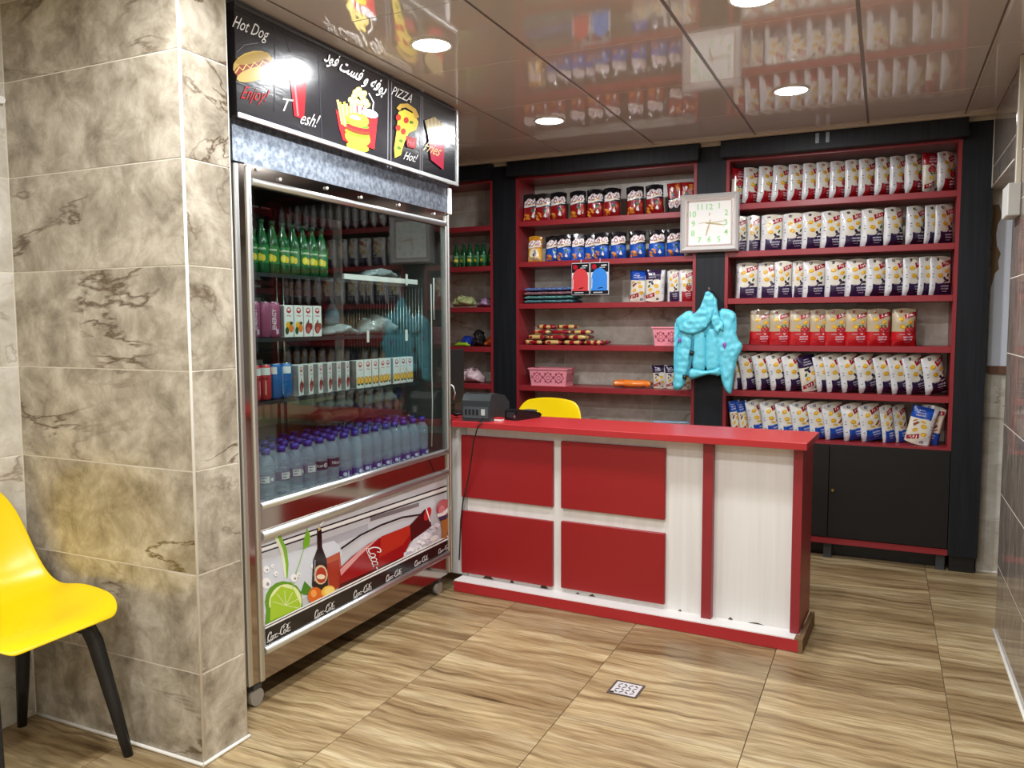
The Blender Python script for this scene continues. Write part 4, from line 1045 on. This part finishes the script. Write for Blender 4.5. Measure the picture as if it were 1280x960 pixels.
# middle bay
def X2(px): return onY(px, 400, 4.84).x
pxs = [659.5, 680, 699, 723, 744.5, 764.5, 794, 818.5, 843, 864]
rnd = random.Random(11)
for i, px in enumerate(pxs):
    put_bag(snack_proto('snackred', i % 3), .178, X2(px), 4.83+rnd.uniform(-.006, .006), Z2[0], .12+rnd.uniform(-.1, .2), rnd.uniform(-.04, .04), i >= 8, 0, 'black and red snack bag'+(' upended' if i >= 8 else '')+', top shelf of middle bay, '+nth(i, 10), 'corn snack bags on the middle bay top shelf')
settle(-2.163, -1.04)
put_bag(snack_proto('snackyellow', 0), .178, X2(671), 4.81, Z2[1], .1, .03, False, 0, 'yellow snack bag at the left end of the second shelf, middle bay', 'corn snack bags on the middle bay second shelf', .93)
pxs = [690, 706, 722, 738, 752, 773, 797, 821, 843]
for i, px in enumerate(pxs):
    put_bag(snack_proto('snackblue', i % 3), .178, X2(px), 4.835+rnd.uniform(-.006, .006)+(.03 if i in (0, 3) else 0), Z2[1], .14+rnd.uniform(-.1, .2), rnd.uniform(-.04, .04), False, 0, 'black and blue snack bag, second shelf of middle bay, '+nth(i, 9), 'corn snack bags on the middle bay second shelf', .95)
settle(-2.163, -1.04)
for i, (px, kind, fl_, lb) in enumerate(((798, 'blue', True, 'white and blue chip bag upside down on the middle bay third shelf'), (819, 'purple', True, 'white and purple chip bag upside down beside the blue one'), (842, 'purple', False, 'white and purple chip bag upright on the middle bay third shelf'), (864, 'red', False, 'white and red chip bag next to the black clock post'))):
    put_bag(chip_proto(kind, i), .207, X2(px), 4.835-.02*(i == 1), Z2[2], .1, [.06, .03, -.02, -.03][i], fl_, 0, lb, 'chip bags on the middle bay', .93)
settle(-2.163, -1.04)
for i, px in enumerate((826, 842, 858)):
    put_bag(chip_proto('purple', i), .207, X2(px), 4.85, Z2[4], .2, -.05, True, 0, 'small purple chip bag on the fifth shelf of middle bay, '+nth(i, 3), 'small purple bags on the middle bay fifth shelf', .7)
settle(-2.163, -1.04)

# =================================================================== CLOCK
t = thing('wall_clock', 'square silver wall clock with pale green numerals on the post', 'clock', (-.938, 4.76, 1.738))
c0 = Vector((-.938, 0, 1.905)); hw, fw_ = .166, .122
def ringframe(m, a, b_, y0, y1):        # sloping square ring between half-sizes a (outer, at y0) and b (inner, at y1)
    v = [(c0.x+sx*a, y0, c0.z+sz*a) for sx, sz in ((-1, -1), (1, -1), (1, 1), (-1, 1))]+[(c0.x+sx*b_, y1, c0.z+sz*b_) for sx, sz in ((-1, -1), (1, -1), (1, 1), (-1, 1))]
    m.add(v, [(k, (k+1) % 4, 4+(k+1) % 4, 4+k) for k in range(4)])
m = MB(); ringframe(m, hw, hw, 4.757, 4.715); ringframe(m, hw, hw-.012, 4.715, 4.7); ringframe(m, hw-.012, fw_+.012, 4.7, 4.718); m.build('frame', mat('pearl_frame', (222, 220, 218), .22, .35), t)
m = MB(); ringframe(m, fw_+.012, fw_+.006, 4.718, 4.712); ringframe(m, fw_+.006, fw_, 4.712, 4.728); m.build('bezel', mat('rosy_bezel', (206, 190, 184), .2, .8), t)
part('face', t, mat('clock_face', (228, 226, 222), .6), (c0.x-fw_, c0.x+fw_, 4.728, 4.732, c0.z-fw_, c0.z+fw_))
part('case', t, WHITE, (c0.x-.13, c0.x+.13, 4.733, 4.7575, c0.z-.13, c0.z+.13))
GN = mat('pale_green_numerals', (142, 206, 132), .6); GH = mat('gold_hands', (176, 160, 112), .4, .3)
for k in range(1, 13):
    an = math.radians(90-30*k); r = .098/max(abs(math.cos(an)), abs(math.sin(an))) if k % 3 else .096
    r = min(r, .118)
    x, z = r*math.cos(an), r*math.sin(an)
    A = Art(lambda a, c, ly: (c0.x+a, 4.7275-.0002*ly, c0.z+c)); A.text(str(k), x*.97, z*.97, .047, GN, bold=.01)
    A.build('numeral', t)
for ang, ln, wd, lb in ((100, .088, .006, 'hour_hand'), (195, .075, .006, 'minute_hand'), (84, .1, .002, 'second_hand')):
    an = math.radians(90-ang); d = (math.cos(an), math.sin(an)); A = Art(lambda a, c, ly: (c0.x+a, 4.7255-.0002*ly, c0.z+c))
    A.stroke([(-d[0]*.02, -d[1]*.02), (d[0]*ln*.6, d[1]*ln*.6), (d[0]*ln, d[1]*ln)], [wd, wd*1.2, wd*.4], GH); A.build(lb, t)
MB().tube([(c0.x, 4.727, c0.z), (c0.x, 4.722, c0.z)], .005, 12).build('hub', GH, t)
A = Art(lambda a, c, ly: (c0.x+a, 4.7275-.0002*ly, c0.z+c)); A.poly([(-.008, .05), (0, .062), (.008, .05), (0, .056)], GH); A.stroke([(-.06, 0), (-.02, .004)], .003, GH); A.ell(0, .046, .004, .004, GH); A.build('emblem', t)

# =================================================================== TURQUOISE INFLATABLE VEST
vb = onY(885, 490, 4.66)
t = thing('inflatable_vest', 'turquoise inflatable vest hanging on the black post', 'vest', (vb.x, 4.66, vb.z))
def vz(P, y=4.66):
    out = []
    for a, c in P:
        q = onY(830+a/3.43, 220+c/3.43, 4.66); out.append((q.x-vb.x, q.z-vb.z))
    return out
def smooth(P, it=2):
    for _ in range(it):
        Q = []
        for i in range(len(P)):
            a, b_ = P[i], P[(i+1) % len(P)]; Q += [(a[0]*.75+b_[0]*.25, a[1]*.75+b_[1]*.25), (a[0]*.25+b_[0]*.75, a[1]*.25+b_[1]*.75)]
        P = Q
    return P
def vpart(name, P, th, y, sd, wr=.006, R=None, m=TUR, it=1): return lobj(name, puff(name, smooth(vz(P), it) if it else vz(P), th, .010, m, wr, 38, seed=sd, R=R), t, (0, y, 0))
vpart('side_panel', [(46, 618), (72, 596), (100, 576), (128, 582), (134, 640), (126, 690), (120, 760), (110, 830), (94, 865), (90, 900), (60, 924), (34, 908), (46, 830), (56, 760), (70, 690), (58, 650)], .05, .002, 1, .005, .028, it=1)
vpart('side_panel', [(236, 566), (288, 572), (314, 598), (302, 640), (316, 700), (340, 725), (332, 752), (308, 800), (300, 850), (294, 900), (288, 942), (262, 922), (244, 870), (234, 800), (222, 740), (218, 680), (230, 620)], .05, .002, 2, .005, .03, it=1)
vpart('chest_panel', [(118, 655), (180, 650), (181, 740), (180, 834), (150, 840), (116, 822), (122, 740)], .048, .0, 3, .003, .03, it=1)
vpart('chest_panel', [(178, 650), (236, 645), (238, 740), (242, 830), (205, 840), (178, 834), (178, 740)], .048, .0, 4, .003, .03, it=1)
vpart('hem_roll', [(108, 822), (150, 828), (180, 836), (215, 826), (244, 816), (246, 862), (200, 850), (172, 856), (106, 878)], .05, -.006, 5, .005, .02, it=1)
vpart('collar', [(182, 498), (196, 494), (214, 506), (226, 535), (222, 570), (214, 600), (204, 626), (186, 652), (160, 668), (130, 680), (100, 676), (70, 664), (84, 640), (90, 622), (116, 600), (140, 585), (158, 564), (172, 530)], .03, -.03, 6, .008, .018, it=0)
vpart('collar', [(212, 506), (230, 530), (232, 560), (240, 600), (262, 636), (258, 668), (246, 660), (236, 684), (222, 664), (208, 632), (204, 612), (216, 580)], .03, -.026, 7, .008, .016, it=0)
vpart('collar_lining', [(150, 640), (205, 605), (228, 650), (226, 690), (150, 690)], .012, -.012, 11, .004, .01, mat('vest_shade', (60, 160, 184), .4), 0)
vpart('buckle', [(115, 745), (135, 752), (130, 770), (112, 766)], .02, -.03, 8, 0, None, BLK, 0)
vpart('buckle', [(84, 852), (104, 850), (100, 872), (86, 870)], .02, -.028, 9, 0, None, BLK, 0)
vpart('strap', [(124, 690), (132, 690), (130, 770), (110, 860), (98, 858), (118, 765)], .01, -.024, 10, 0, None, mat('vest_strap', (54, 130, 150), .5), 0)
PUR = mat('purple_logo', (150, 80, 170), .5)
for P in ([(66, 700), (78, 690), (76, 712), (66, 716)], [(256, 716), (270, 712), (270, 724), (264, 742), (256, 730)]):
    vpart('logo', P, .006, -.026, 12, 0, None, PUR, 0)
MB().tube([(-.0, .0985, .58), (0, -.01, .585), (0, -.02, .6)], .004, 6).build('hanger_hook', SILVER, t, local=True)

# =================================================================== MIDDLE BAY GOODS
def patterned(name, cols, scale):
    m = mat(name, cols[1], .9); N, L, b_ = nodes(m); tc = N.new('ShaderNodeTexCoord')
    mp_ = N.new('ShaderNodeMapping'); mp_.inputs['Scale'].default_value = (1, 1, 2.4); L.new(tc.outputs['Object'], mp_.inputs[0])
    n_ = noise_n(N, L, mp_.outputs[0], scale, 3, .6, 1.5); k = len(cols)
    r_ = ramp(N, [(.3+.4*i/max(1, k-1), c) for i, c in enumerate(cols)]); r_.color_ramp.interpolation = 'CONSTANT'
    L.new(n_.outputs['Fac'], r_.inputs[0]); L.new(r_.outputs[0], b_.inputs['Base Color']); return m
tw = [((30, 60, 66), (90, 150, 156), (190, 206, 206)), ((24, 66, 66), (110, 170, 166), (196, 210, 206)), ((50, 60, 80), (176, 110, 110), (206, 190, 180)), ((40, 56, 110), (110, 136, 190), (200, 208, 224))]
nm = ['dark teal patterned towel at the bottom of the folded pile', 'light teal patterned towel second from bottom of the folded pile', 'reddish patterned towel second from top of the folded pile', 'blue patterned towel on top of the folded pile']
for i in range(4):
    t = thing('patterned_towel', nm[i], 'towel', (-1.975, 4.89, Z2[2]+.001+i*.0262), 0, 'folded patterned towels on the middle bay')
    lobj('cloth', puff('cloth', rrect(.36-.006*(i % 2), .0255, .48), .2, .02, patterned('towel_pattern_%d' % i, tw[i], 70), .004, 16, R=.008, seed=i), t)
    lobj('fold', puff('fold', rrect(.32, .008, .48), .206, .02, patterned('towel_pattern_%d' % i, tw[i], 70), .001, 16, R=.004, seed=i), t, (0, 0, .009))
# two hanging packs
for i, (x, col, lb) in enumerate(((-1.735, (206, 66, 70), 'red swimming cap pack hanging from the second shelf, middle bay'), (-1.61, (56, 130, 214), 'blue swimming cap pack hanging from the second shelf, middle bay'))):
    t = thing('hanging_pack', lb, 'package', (x, 4.752, 1.505), 0, 'hanging packs on the middle bay')
    MB().box(-.06, .06, -.004, .004, 0, .2, c=.002).build('card', mat('pack_card', (206, 206, 208), .3), t, local=True)
    A = Art(lambda a, c, ly: (a, -.0042-.0003*ly, c)); Kk = pk(22, 22, 26)
    A.poly([(-.057, .14), (.057, .14), (.057, .196), (-.057, .196)], Kk); A.poly([(-.057, .004), (.057, .004), (.057, .026), (-.057, .026)], Kk)
    A.poly([(-.055, .026), (.05, .026)]+[(.05*math.cos(a)-.0, .11+.055*math.sin(a)) for a in [k*math.pi/10 for k in range(11)]]+[(-.055, .1)], pk(*col))
    A.ell(-.035, .174, .016, .016, pk(170, 24, 40)); A.stroke([(.01, .18), (.045, .182)], .007, pk(220, 220, 222)); A.stroke([(.0, .168), (.035, .168)], .004, pk(200, 200, 204)); A.stroke([(-.04, .015), (.02, .015)], .006, pk(180, 180, 184)); A.stroke([(-.01, .04), (.02, .045)], .006, Kk)
    A.stroke([(-.05, .04), (-.048, .1)], .003, pk(236, 236, 238))
    o = lobj('print', A.mesh('print'), t)
    MB().tube([(0, 0, .2), (.004, -.004, .212), (0, .004, .222)], .0025, 5).build('hook', WHITE, t, local=True)
# gold and red biscuit packs
GOLD = plastic('gold', (196, 168, 104)); CRIM = plastic('crimson', (134, 18, 34))
rnd = random.Random(21); k = 0
for lev, xs in ((0, [-2.085, -1.945, -1.805, -1.665]), (1, [-2.06, -1.92, -1.78]), (2, [-2.04, -1.9, -1.76]), (3, [-2.0, -1.86])):
    for x in xs:
        for yy in ((4.83, 4.925) if lev < 2 else (4.86,)):
            pos = ('bottom', 'second', 'third', 'top')[lev]
            lab = 'gold and red biscuit pack, %s%s layer, %s' % ('' if lev > 1 else ('front of ' if yy < 4.9 else 'back of '), pos, nth(xs.index(x), len(xs)))
            ph = rnd.random()
            me = puff('biscuit_pack', [(-.064, -.03), (-.06, 0), (-.065, .032), (-.045, .04), (.045, .038), (.064, .033), (.06, 0), (.066, -.032), (.045, -.04), (-.045, -.038)], 0.028, .014, [GOLD, CRIM], .004, 36, R=.024, seed=k, mfun=lambda a, c, ph=ph: 1 if noise.noise(Vector((a*26+ph*9, c*26, ph*5))) > .02 or (a*math.copysign(1, ph-.5)) > .048 else 0)
            o = lobj('biscuit_pack', me, None, (x, yy, Z2[3]+.0168+lev*.0332), (math.pi/2, 0, rnd.uniform(-.06, .06)))
            tag(o, lab, 'biscuit pack', 'biscuit packs on the middle bay'); k += 1
# pink baskets with pierced pattern
PINK = mat('pink_plastic', (226, 140, 152), .4); PINKD = mat('pierced_pattern', (150, 62, 80), .6)
def basket(lab, x0, x1, z, y0=4.775, d=.15, h=.115, tp=.012):
    t = thing('pink_basket', lab, 'basket', ((x0+x1)/2, y0+d/2, z), 0, 'pink baskets on the middle bay'); w_ = (x1-x0)/2
    def W(sx, sy, zz, ins=0): k_ = 1-(1-zz/h)*tp/w_*1.2; return (sx*(w_*k_-ins), sy*(d/2*k_-ins), zz)
    m = MB(); th = .003
    for (a, b_) in (((-1, -1), (1, -1)), ((1, -1), (1, 1)), ((1, 1), (-1, 1)), ((-1, 1), (-1, -1))):
        v = [W(*a, .0), W(*b_, .0), W(*b_, h), W(*a, h), W(*a, .0, th), W(*b_, .0, th), W(*b_, h, th), W(*a, h, th)]
        m.add(v, [(0, 1, 2, 3), (4, 7, 6, 5), (3, 2, 6, 7)])
    m.build('walls', PINK, t, local=True)
    MB().box(-w_*.92, w_*.92, -d*.46, d*.46, 0.0005, .004).build('bottom', PINK, t, local=True)
    r_ = MB(); e_ = .006
    for q in ((-w_-e_, w_+e_, -d/2-e_, -d/2), (-w_-e_, w_+e_, d/2, d/2+e_), (-w_-e_, -w_, -d/2, d/2), (w_, w_+e_, -d/2, d/2)): r_.box(*q, h-.008, h)
    r_.build('rim', PINK, t, local=True)
    for side in ('front', 'right'):
        def mp_(a, c, ly, side=side):
            k_ = 1-(1-c/h)*tp/w_*1.2
            return (a*k_, -d/2*k_-.0003*ly, c) if side == 'front' else (w_*k_+.0003*ly, a*k_, c)
        A = Art(mp_); half = (w_ if side == 'front' else d/2)*.9; n_ = max(1, round(half*2/.075)); st = half*2/n_
        for q in range(n_):
            cx = -half+st*(q+.5); cz = h*.47; r1_ = st*.46
            for a0 in range(4):
                p0 = (cx+r1_*math.cos(a0*math.pi/2), cz+r1_*1.0*math.sin(a0*math.pi/2)); p1 = (cx+r1_*math.cos((a0+1)*math.pi/2), cz+r1_*math.sin((a0+1)*math.pi/2))
                A.stroke([p0, ((p0[0]+p1[0])/2, (p0[1]+p1[1])/2), p1], .0045, PINKD)
                A.ell(cx+r1_*.78*math.cos(math.pi/4+a0*math.pi/2), cz+r1_*.92*math.sin(math.pi/4+a0*math.pi/2), .008, .008, PINKD, n=6)
            for a0 in range(6): A.ell(cx+.012*math.cos(a0*1.047), cz+.012*math.sin(a0*1.047), .0042, .0042, PINKD, n=6)
            A.ell(cx-st/2, cz+r1_*.1, .005, .012, PINKD, n=6)
        lobj('pierced_pattern', A.mesh('pierced_pattern'), t)
    return t
basket('pink pierced basket standing on the fifth shelf of middle bay', -2.1, -1.835, Z2[4]+.0005)
basket('pink pierced basket half hidden by the turquoise vest', -1.285, -1.05, Z2[3]+.0005, 4.79)
o = lobj('orange_pack', puff('orange_pack', [(-.12, -.05), (-.125, .0), (-.11, .05), (-.05, .045), (.02, .055), (.08, .04), (.12, .05), (.115, -.01), (.12, -.05), (.04, -.045), (-.05, -.055)], .042, .014, plastic('orange', (222, 120, 46)), .01, 30, seed=2, R=.04), None, (-1.42, 4.83, Z2[4]+.0285), (math.pi/2, 0, .1))
tag(o, 'crumpled orange pack lying on the fifth shelf of middle bay', 'package')
for i, (x, c) in enumerate(((-1.24, (168, 190, 206)), (-1.21, (214, 218, 224)), (-1.185, (150, 176, 200)))):
    o = lobj('flat_pack', puff('flat_pack', smooth([(-.12, -.05), (-.11, .06), (.03, .05), (.13, .05), (.12, -.06), (0, -.04)], 1), .014, .03, plastic('flat_%d' % i, c), .003, 24, seed=i+5), None, (x, 4.85+.01*i, .677+i*.0215), (math.pi/2, 0, .1*i))
    tag(o, ('lowest', 'middle', 'topmost')[i]+' of three pale plastic packs behind the counter', 'package', 'pale packs behind the counter')

# =================================================================== LEFT BAY GOODS
def bundle(name, lab, x, z, w_, h_, col, sd, y=4.87, mm=None, grp=None, th=.13):
    me = puff(name, [(w_*a, h_*max(0, c+.1*math.sin(a*37+sd*2))) for a, c in ((-.5, 0), (.5, 0), (.53, .35), (.4, .55), (.36, .8), (.2, .78), (.08, 1.0), (-.06, .82), (-.2, .95), (-.32, .62), (-.44, .66), (-.5, .3))], th, .016, mm or plastic(name+'_%d' % sd, col), .25*th, 30, seed=sd, R=.05)
    o = lobj(name, me, None, (x, y, z+.0015)); tag(o, lab, 'bundle', grp); return o
bundle('cloth_bundle', 'lime green bagged cloth on the third shelf of left bay', -2.62, Z1[2], .17, .085, (176, 184, 128), 1)
bundle('cloth_bundle', 'mauve bagged cloth on the third shelf of left bay', -2.453, Z1[2], .14, .06, (168, 136, 168), 2)
gl = 'swim goods on the left bay fourth shelf'
for i, (x, w_, h_, c, lb) in enumerate(((-2.618, .085, .075, (36, 60, 150), 'blue swim goods bundle'), (-2.525, .09, .11, (40, 36, 36), 'dark swim goods bundle'), (-2.428, .09, .07, (226, 110, 50), 'orange swim goods bundle'), (-2.60, .12, .03, (150, 190, 40), 'flat lime swim goods pack'))):
    bundle('swim_bundle', lb+' on the fourth shelf of left bay', x, Z1[3], w_, h_, c, i+10, 4.9-.118*(i == 3), grp=gl, th=.13 if i < 3 else .025)
bundle('cloth_bundle', 'pinkish white bag on the fifth shelf of left bay', -2.58, Z1[4], .2, .1, (206, 180, 186), 6)

# =================================================================== ON THE COUNTER
t = thing('receipt_printer', 'black receipt printer standing on the red counter', 'printer', (-1.80, 3.56, .8565), CR+.09)
prof = [(-.12, 0), (.12, 0), (.12, .075), (.06, .115), (-.06, .135), (-.1, .13), (-.12, .1)]
MB().prism(prof, -.075, .075, 'x').build('housing', mat('printer_black', (42, 46, 48), .45), t, local=True)
MB().box(-.066, .066, -.124, -.1195, .015, .07).build('rear_panel', mat('printer_grey', (66, 72, 76), .5), t, local=True)
MB().box(.03, .05, -.1265, -.1235, .03, .06).build('socket', mat('socket_grey', (176, 178, 176), .5), t, local=True)
MB().box(-.055, .055, -.085, -.079, .1325, .1355).build('paper_slot', BLK, t, local=True)
for k in range(4): MB().box(-.058+k*.02, -.046+k*.02, -.126, -.1238, .03, .058).build('port', BLK, t, local=True)
t = thing('card_reader', 'small black card reader lying on the red counter', 'card reader', (-1.63, 3.63, .8565), CR-.25)
MB().prism([(-.09, 0), (.085, 0), (.1, .015), (.085, .026), (.02, .04), (-.07, .055), (-.09, .045)], -.04, .04, 'x').build('body', mat('reader_black', (22, 22, 24), .25), t, local=True)
MB().box(-.028, .028, -.0908, -.0895, .012, .04).build('paper_door', mat('reader_dark', (48, 48, 52), .3), t, local=True)
MB().tube([(.026, -.0895, .02), (.026, -.0925, .02)], .006, 10).build('jack', SILVER, t, local=True)
MB().box(-.028, .028, .02, .075, .026, .04).build('keypad', GRYP, t, local=True)
t = thing('pos_monitor', 'black till monitor edge beside the cooler, behind the printer', 'monitor', (-2.05, 3.62, .8565), CR)
MB().box(-.018, .0, -.02, .16, .05, .34, c=.003).build('screen', BLK, t, local=True); MB().box(-.06, .02, .02, .12, 0, .012).build('foot', BLK, t, local=True); MB().box(-.03, -.016, .05, .09, .012, .2).build('stand', BLK, t, local=True)
MB().tube([(.02, .02, .08), (.04, -.0, .12), (.03, .0, .15), (.012, .0, .16)], .004, 6).build('cable', WHITE, t, local=True)
rnd = random.Random(4)
MB().tube([(-1.965+.026*math.sin(k*1.9)+k*.003, 3.53+.025*math.cos(k*2.3), .863+.018*abs(math.sin(k*1.1))) for k in range(14)], .005, 6).build('cable_tangle', BLK)
tag(bpy.data.objects['cable_tangle'], 'tangled black cables at the left end of the counter', 'cable')
def cwp(x, y, off): d = ray(x, y); P = CA+cty*off; return CAM+d*((P-CAM).dot(cty)/d.dot(cty))
pts = [cwp(603, 527, -.016), cwp(597, 534, -.016), cwp(592, 552, -.016), cwp(589, 575, .02), cwp(585, 600, .045), cwp(579, 625, .062), cwp(576, 650, .064), cwp(574, 700, .064)]
pts = [Vector((-1.755, 3.425, .875)), Vector((-1.76, 3.405, .863))]+pts
o = MB().tube(pts, .0035, 6).build('power_cable', BLK); tag(o, 'thin black cable running from the printer down the counter front', 'cable')
t = thing('small_box', 'tiny red and white box between printer and card reader', 'box', (-1.70, 3.50, .8565), CR)
MB().box(-.02, .02, -.015, .015, 0, .016, c=.001).build('carton', WHITE, t, local=True); MB().box(-.0203, .0203, -.0153, .0153, .009, .0163).build('lid', RED, t, local=True)

# =================================================================== YELLOW CHAIRS
def chair(lab, loc, rz, sc=1.0):
    t = thing('shell_chair', lab, 'chair', loc, rz, 'yellow shell chairs'); t.scale = (sc, sc, sc)
    prof = [(-.275, .84, .15, .0), (-.272, .81, .19, .01), (-.255, .71, .218, .03), (-.232, .61, .228, .045), (-.2, .535, .232, .06), (-.145, .483, .234, .07), (-.07, .462, .234, .064), (.03, .458, .232, .054), (.12, .464, .228, .042), (.19, .474, .216, .026), (.24, .47, .19, .008), (.255, .456, .16, .0)]
    nt = 12; V = []; n_ = len(prof)
    for i, (x, z, hw_, lift) in enumerate(prof):
        bk = max(0, min(1, (.55-x*1.0-.42)/.3)) if False else (1 if z > .5 else max(0, (z-.43)/.07) if x < 0 else 0)
        for k in range(nt+1):
            s_ = -1+2*k/nt; e_ = abs(s_)**2.2
            V.append((x+bk*lift*1.1*e_, s_*hw_, z+(1-bk)*lift*e_+(0 if z < .79 else -.02*e_)))
    Fc = [[i*(nt+1)+k, i*(nt+1)+k+1, (i+1)*(nt+1)+k+1, (i+1)*(nt+1)+k] for i in range(n_-1) for k in range(nt)]
    m = MB(); m.add(V, Fc, 0, True); o = m.build('shell', YEL, t, local=True)
    so = o.modifiers.new('solid', 'SOLIDIFY'); so.thickness = .007; so.offset = -1
    su = o.modifiers.new('sub', 'SUBSURF'); su.levels = 2; su.render_levels = 2
    for sx, sy in ((1, 1), (1, -1), (-1, 1), (-1, -1)):
        P = [(sx*.05, sy*.06, .424), (sx*.11, sy*.13, .424), (sx*.142, sy*.158, .408), (sx*.162, sy*.165, .365), (sx*.205, sy*.185, .17), (sx*.242, sy*.2, .0)]
        MB().tube(P, .02, 10, rs=[.014, .019, .024, .024, .02, .0145], flat=1.0).build('leg', BLK, t, local=True)
    MB().box(-.09, .09, -.1, .1, .42, .437, c=.004).build('seat_mount', BLK, t, local=True)
    return t
chair('yellow plastic shell chair on black legs beside the tiled pillar', (-2.325, 1.452, 0), math.radians(2))
chair('yellow shell chair whose back shows above the counter', (-1.86, 4.28, 0), math.radians(-90), 1.04)

# =================================================================== FLOOR DRAIN AND RIGHT WALL FITTINGS
t = thing('floor_drain', 'square white metal floor drain with slots', 'drain', (-.818, 2.733, 0), math.radians(-2))
m = MB()
for q in ((-.056, .056, -.056, -.048), (-.056, .056, .048, .056), (-.056, -.048, -.048, .048), (.048, .056, -.048, .048)): m.box(*q, .0002, .0022)
m.build('rim', mat('drain_rim', (96, 88, 80), .4, .6), t, local=True)
MB().box(-.048, .048, -.048, .048, .0002, .0014).build('grate', mat('drain_plate', (222, 222, 224), .3, .4), t, local=True)
rnd = random.Random(3)
for i in range(4):
    for j in range(4):
        A = Art(lambda a, c, ly: (a, c, .0015+.0002*ly)); x, y = -.03+i*.02, -.03+j*.02; s_ = 1 if (i+j) % 2 else -1
        A.stroke([(x-.006, y-.006*s_), (x+.006, y+.006*s_)], .0055, GAP_DARK); A.build('slot', t) if False else lobj('slot', A.mesh('slot'), t)
A = Art(lambda a, c, ly: (a, c, .0018)); A.ell(-.04, -.042, .009, .007, GAP_DARK); lobj('corner_hole', A.mesh('corner_hole'), t)
t = thing('wall_board', 'white board with a torn brown edge beside the black post', 'board', (.54, 4.84, 1.1))
MB().box(.49, .6, 4.838, 4.848, 1.1, 1.93).build('sheet', mat('board_white', (206, 212, 222), .5), t)
A = Art(lambda a, c, ly: (a, 4.838-.0004*ly, c)); A.poly([(.49, 1.50), (.496, 1.52), (.508, 1.58), (.525, 1.6), (.52, 1.64), (.53, 1.68), (.512, 1.72), (.506, 1.78), (.512, 1.83), (.53, 1.87), (.515, 1.93), (.49, 1.93)], mat('torn_brown', (128, 104, 74), .9)); A.build('torn_patch', t)
MB().box(.49, .58, 4.83, 4.848, 1.06, 1.1).build('lower_batten', mat('batten_brown', (104, 70, 52), .7), t)
t = thing('cable_duct', 'pale vertical cable duct on the right wall', 'duct', (.46, 3.74, 1.87))
MB().box(.447, .4665, 3.725, 3.755, 1.875, ZC-.004, c=.002).build('cover', mat('duct_cream', (206, 198, 180), .5), t); MB().box(.446, .4475, 3.738, 3.742, 1.88, ZC-.01).build('seam', CEIL_T, t)
t = thing('outlet_box', 'pale surface outlet box on the right wall corner', 'outlet', (.46, 3.77, 1.745))
MB().box(.42, .4665, 3.70, 3.86, 1.745, 1.872, c=.004).build('housing', mat('outlet_pale', (190, 190, 184), .5), t); MB().box(.425, .462, 3.86, 3.866, 1.76, 1.86).build('face_plate', GRYP, t)
MB().tube([(.43, 3.75, 1.874), (.44, 3.77, 1.88), (.432, 3.79, 1.876)], .004, 6).build('blue_wire', mat('blue_wire', (40, 50, 130), .5), t)
o = MB().tube([(-2.61, 1.695, 2.055), (-2.59, 1.695, 2.055)], .012, 12).build('wall_plug', WHITE); tag(o, 'small white plug on the left wall edge by the pillar', 'plug')
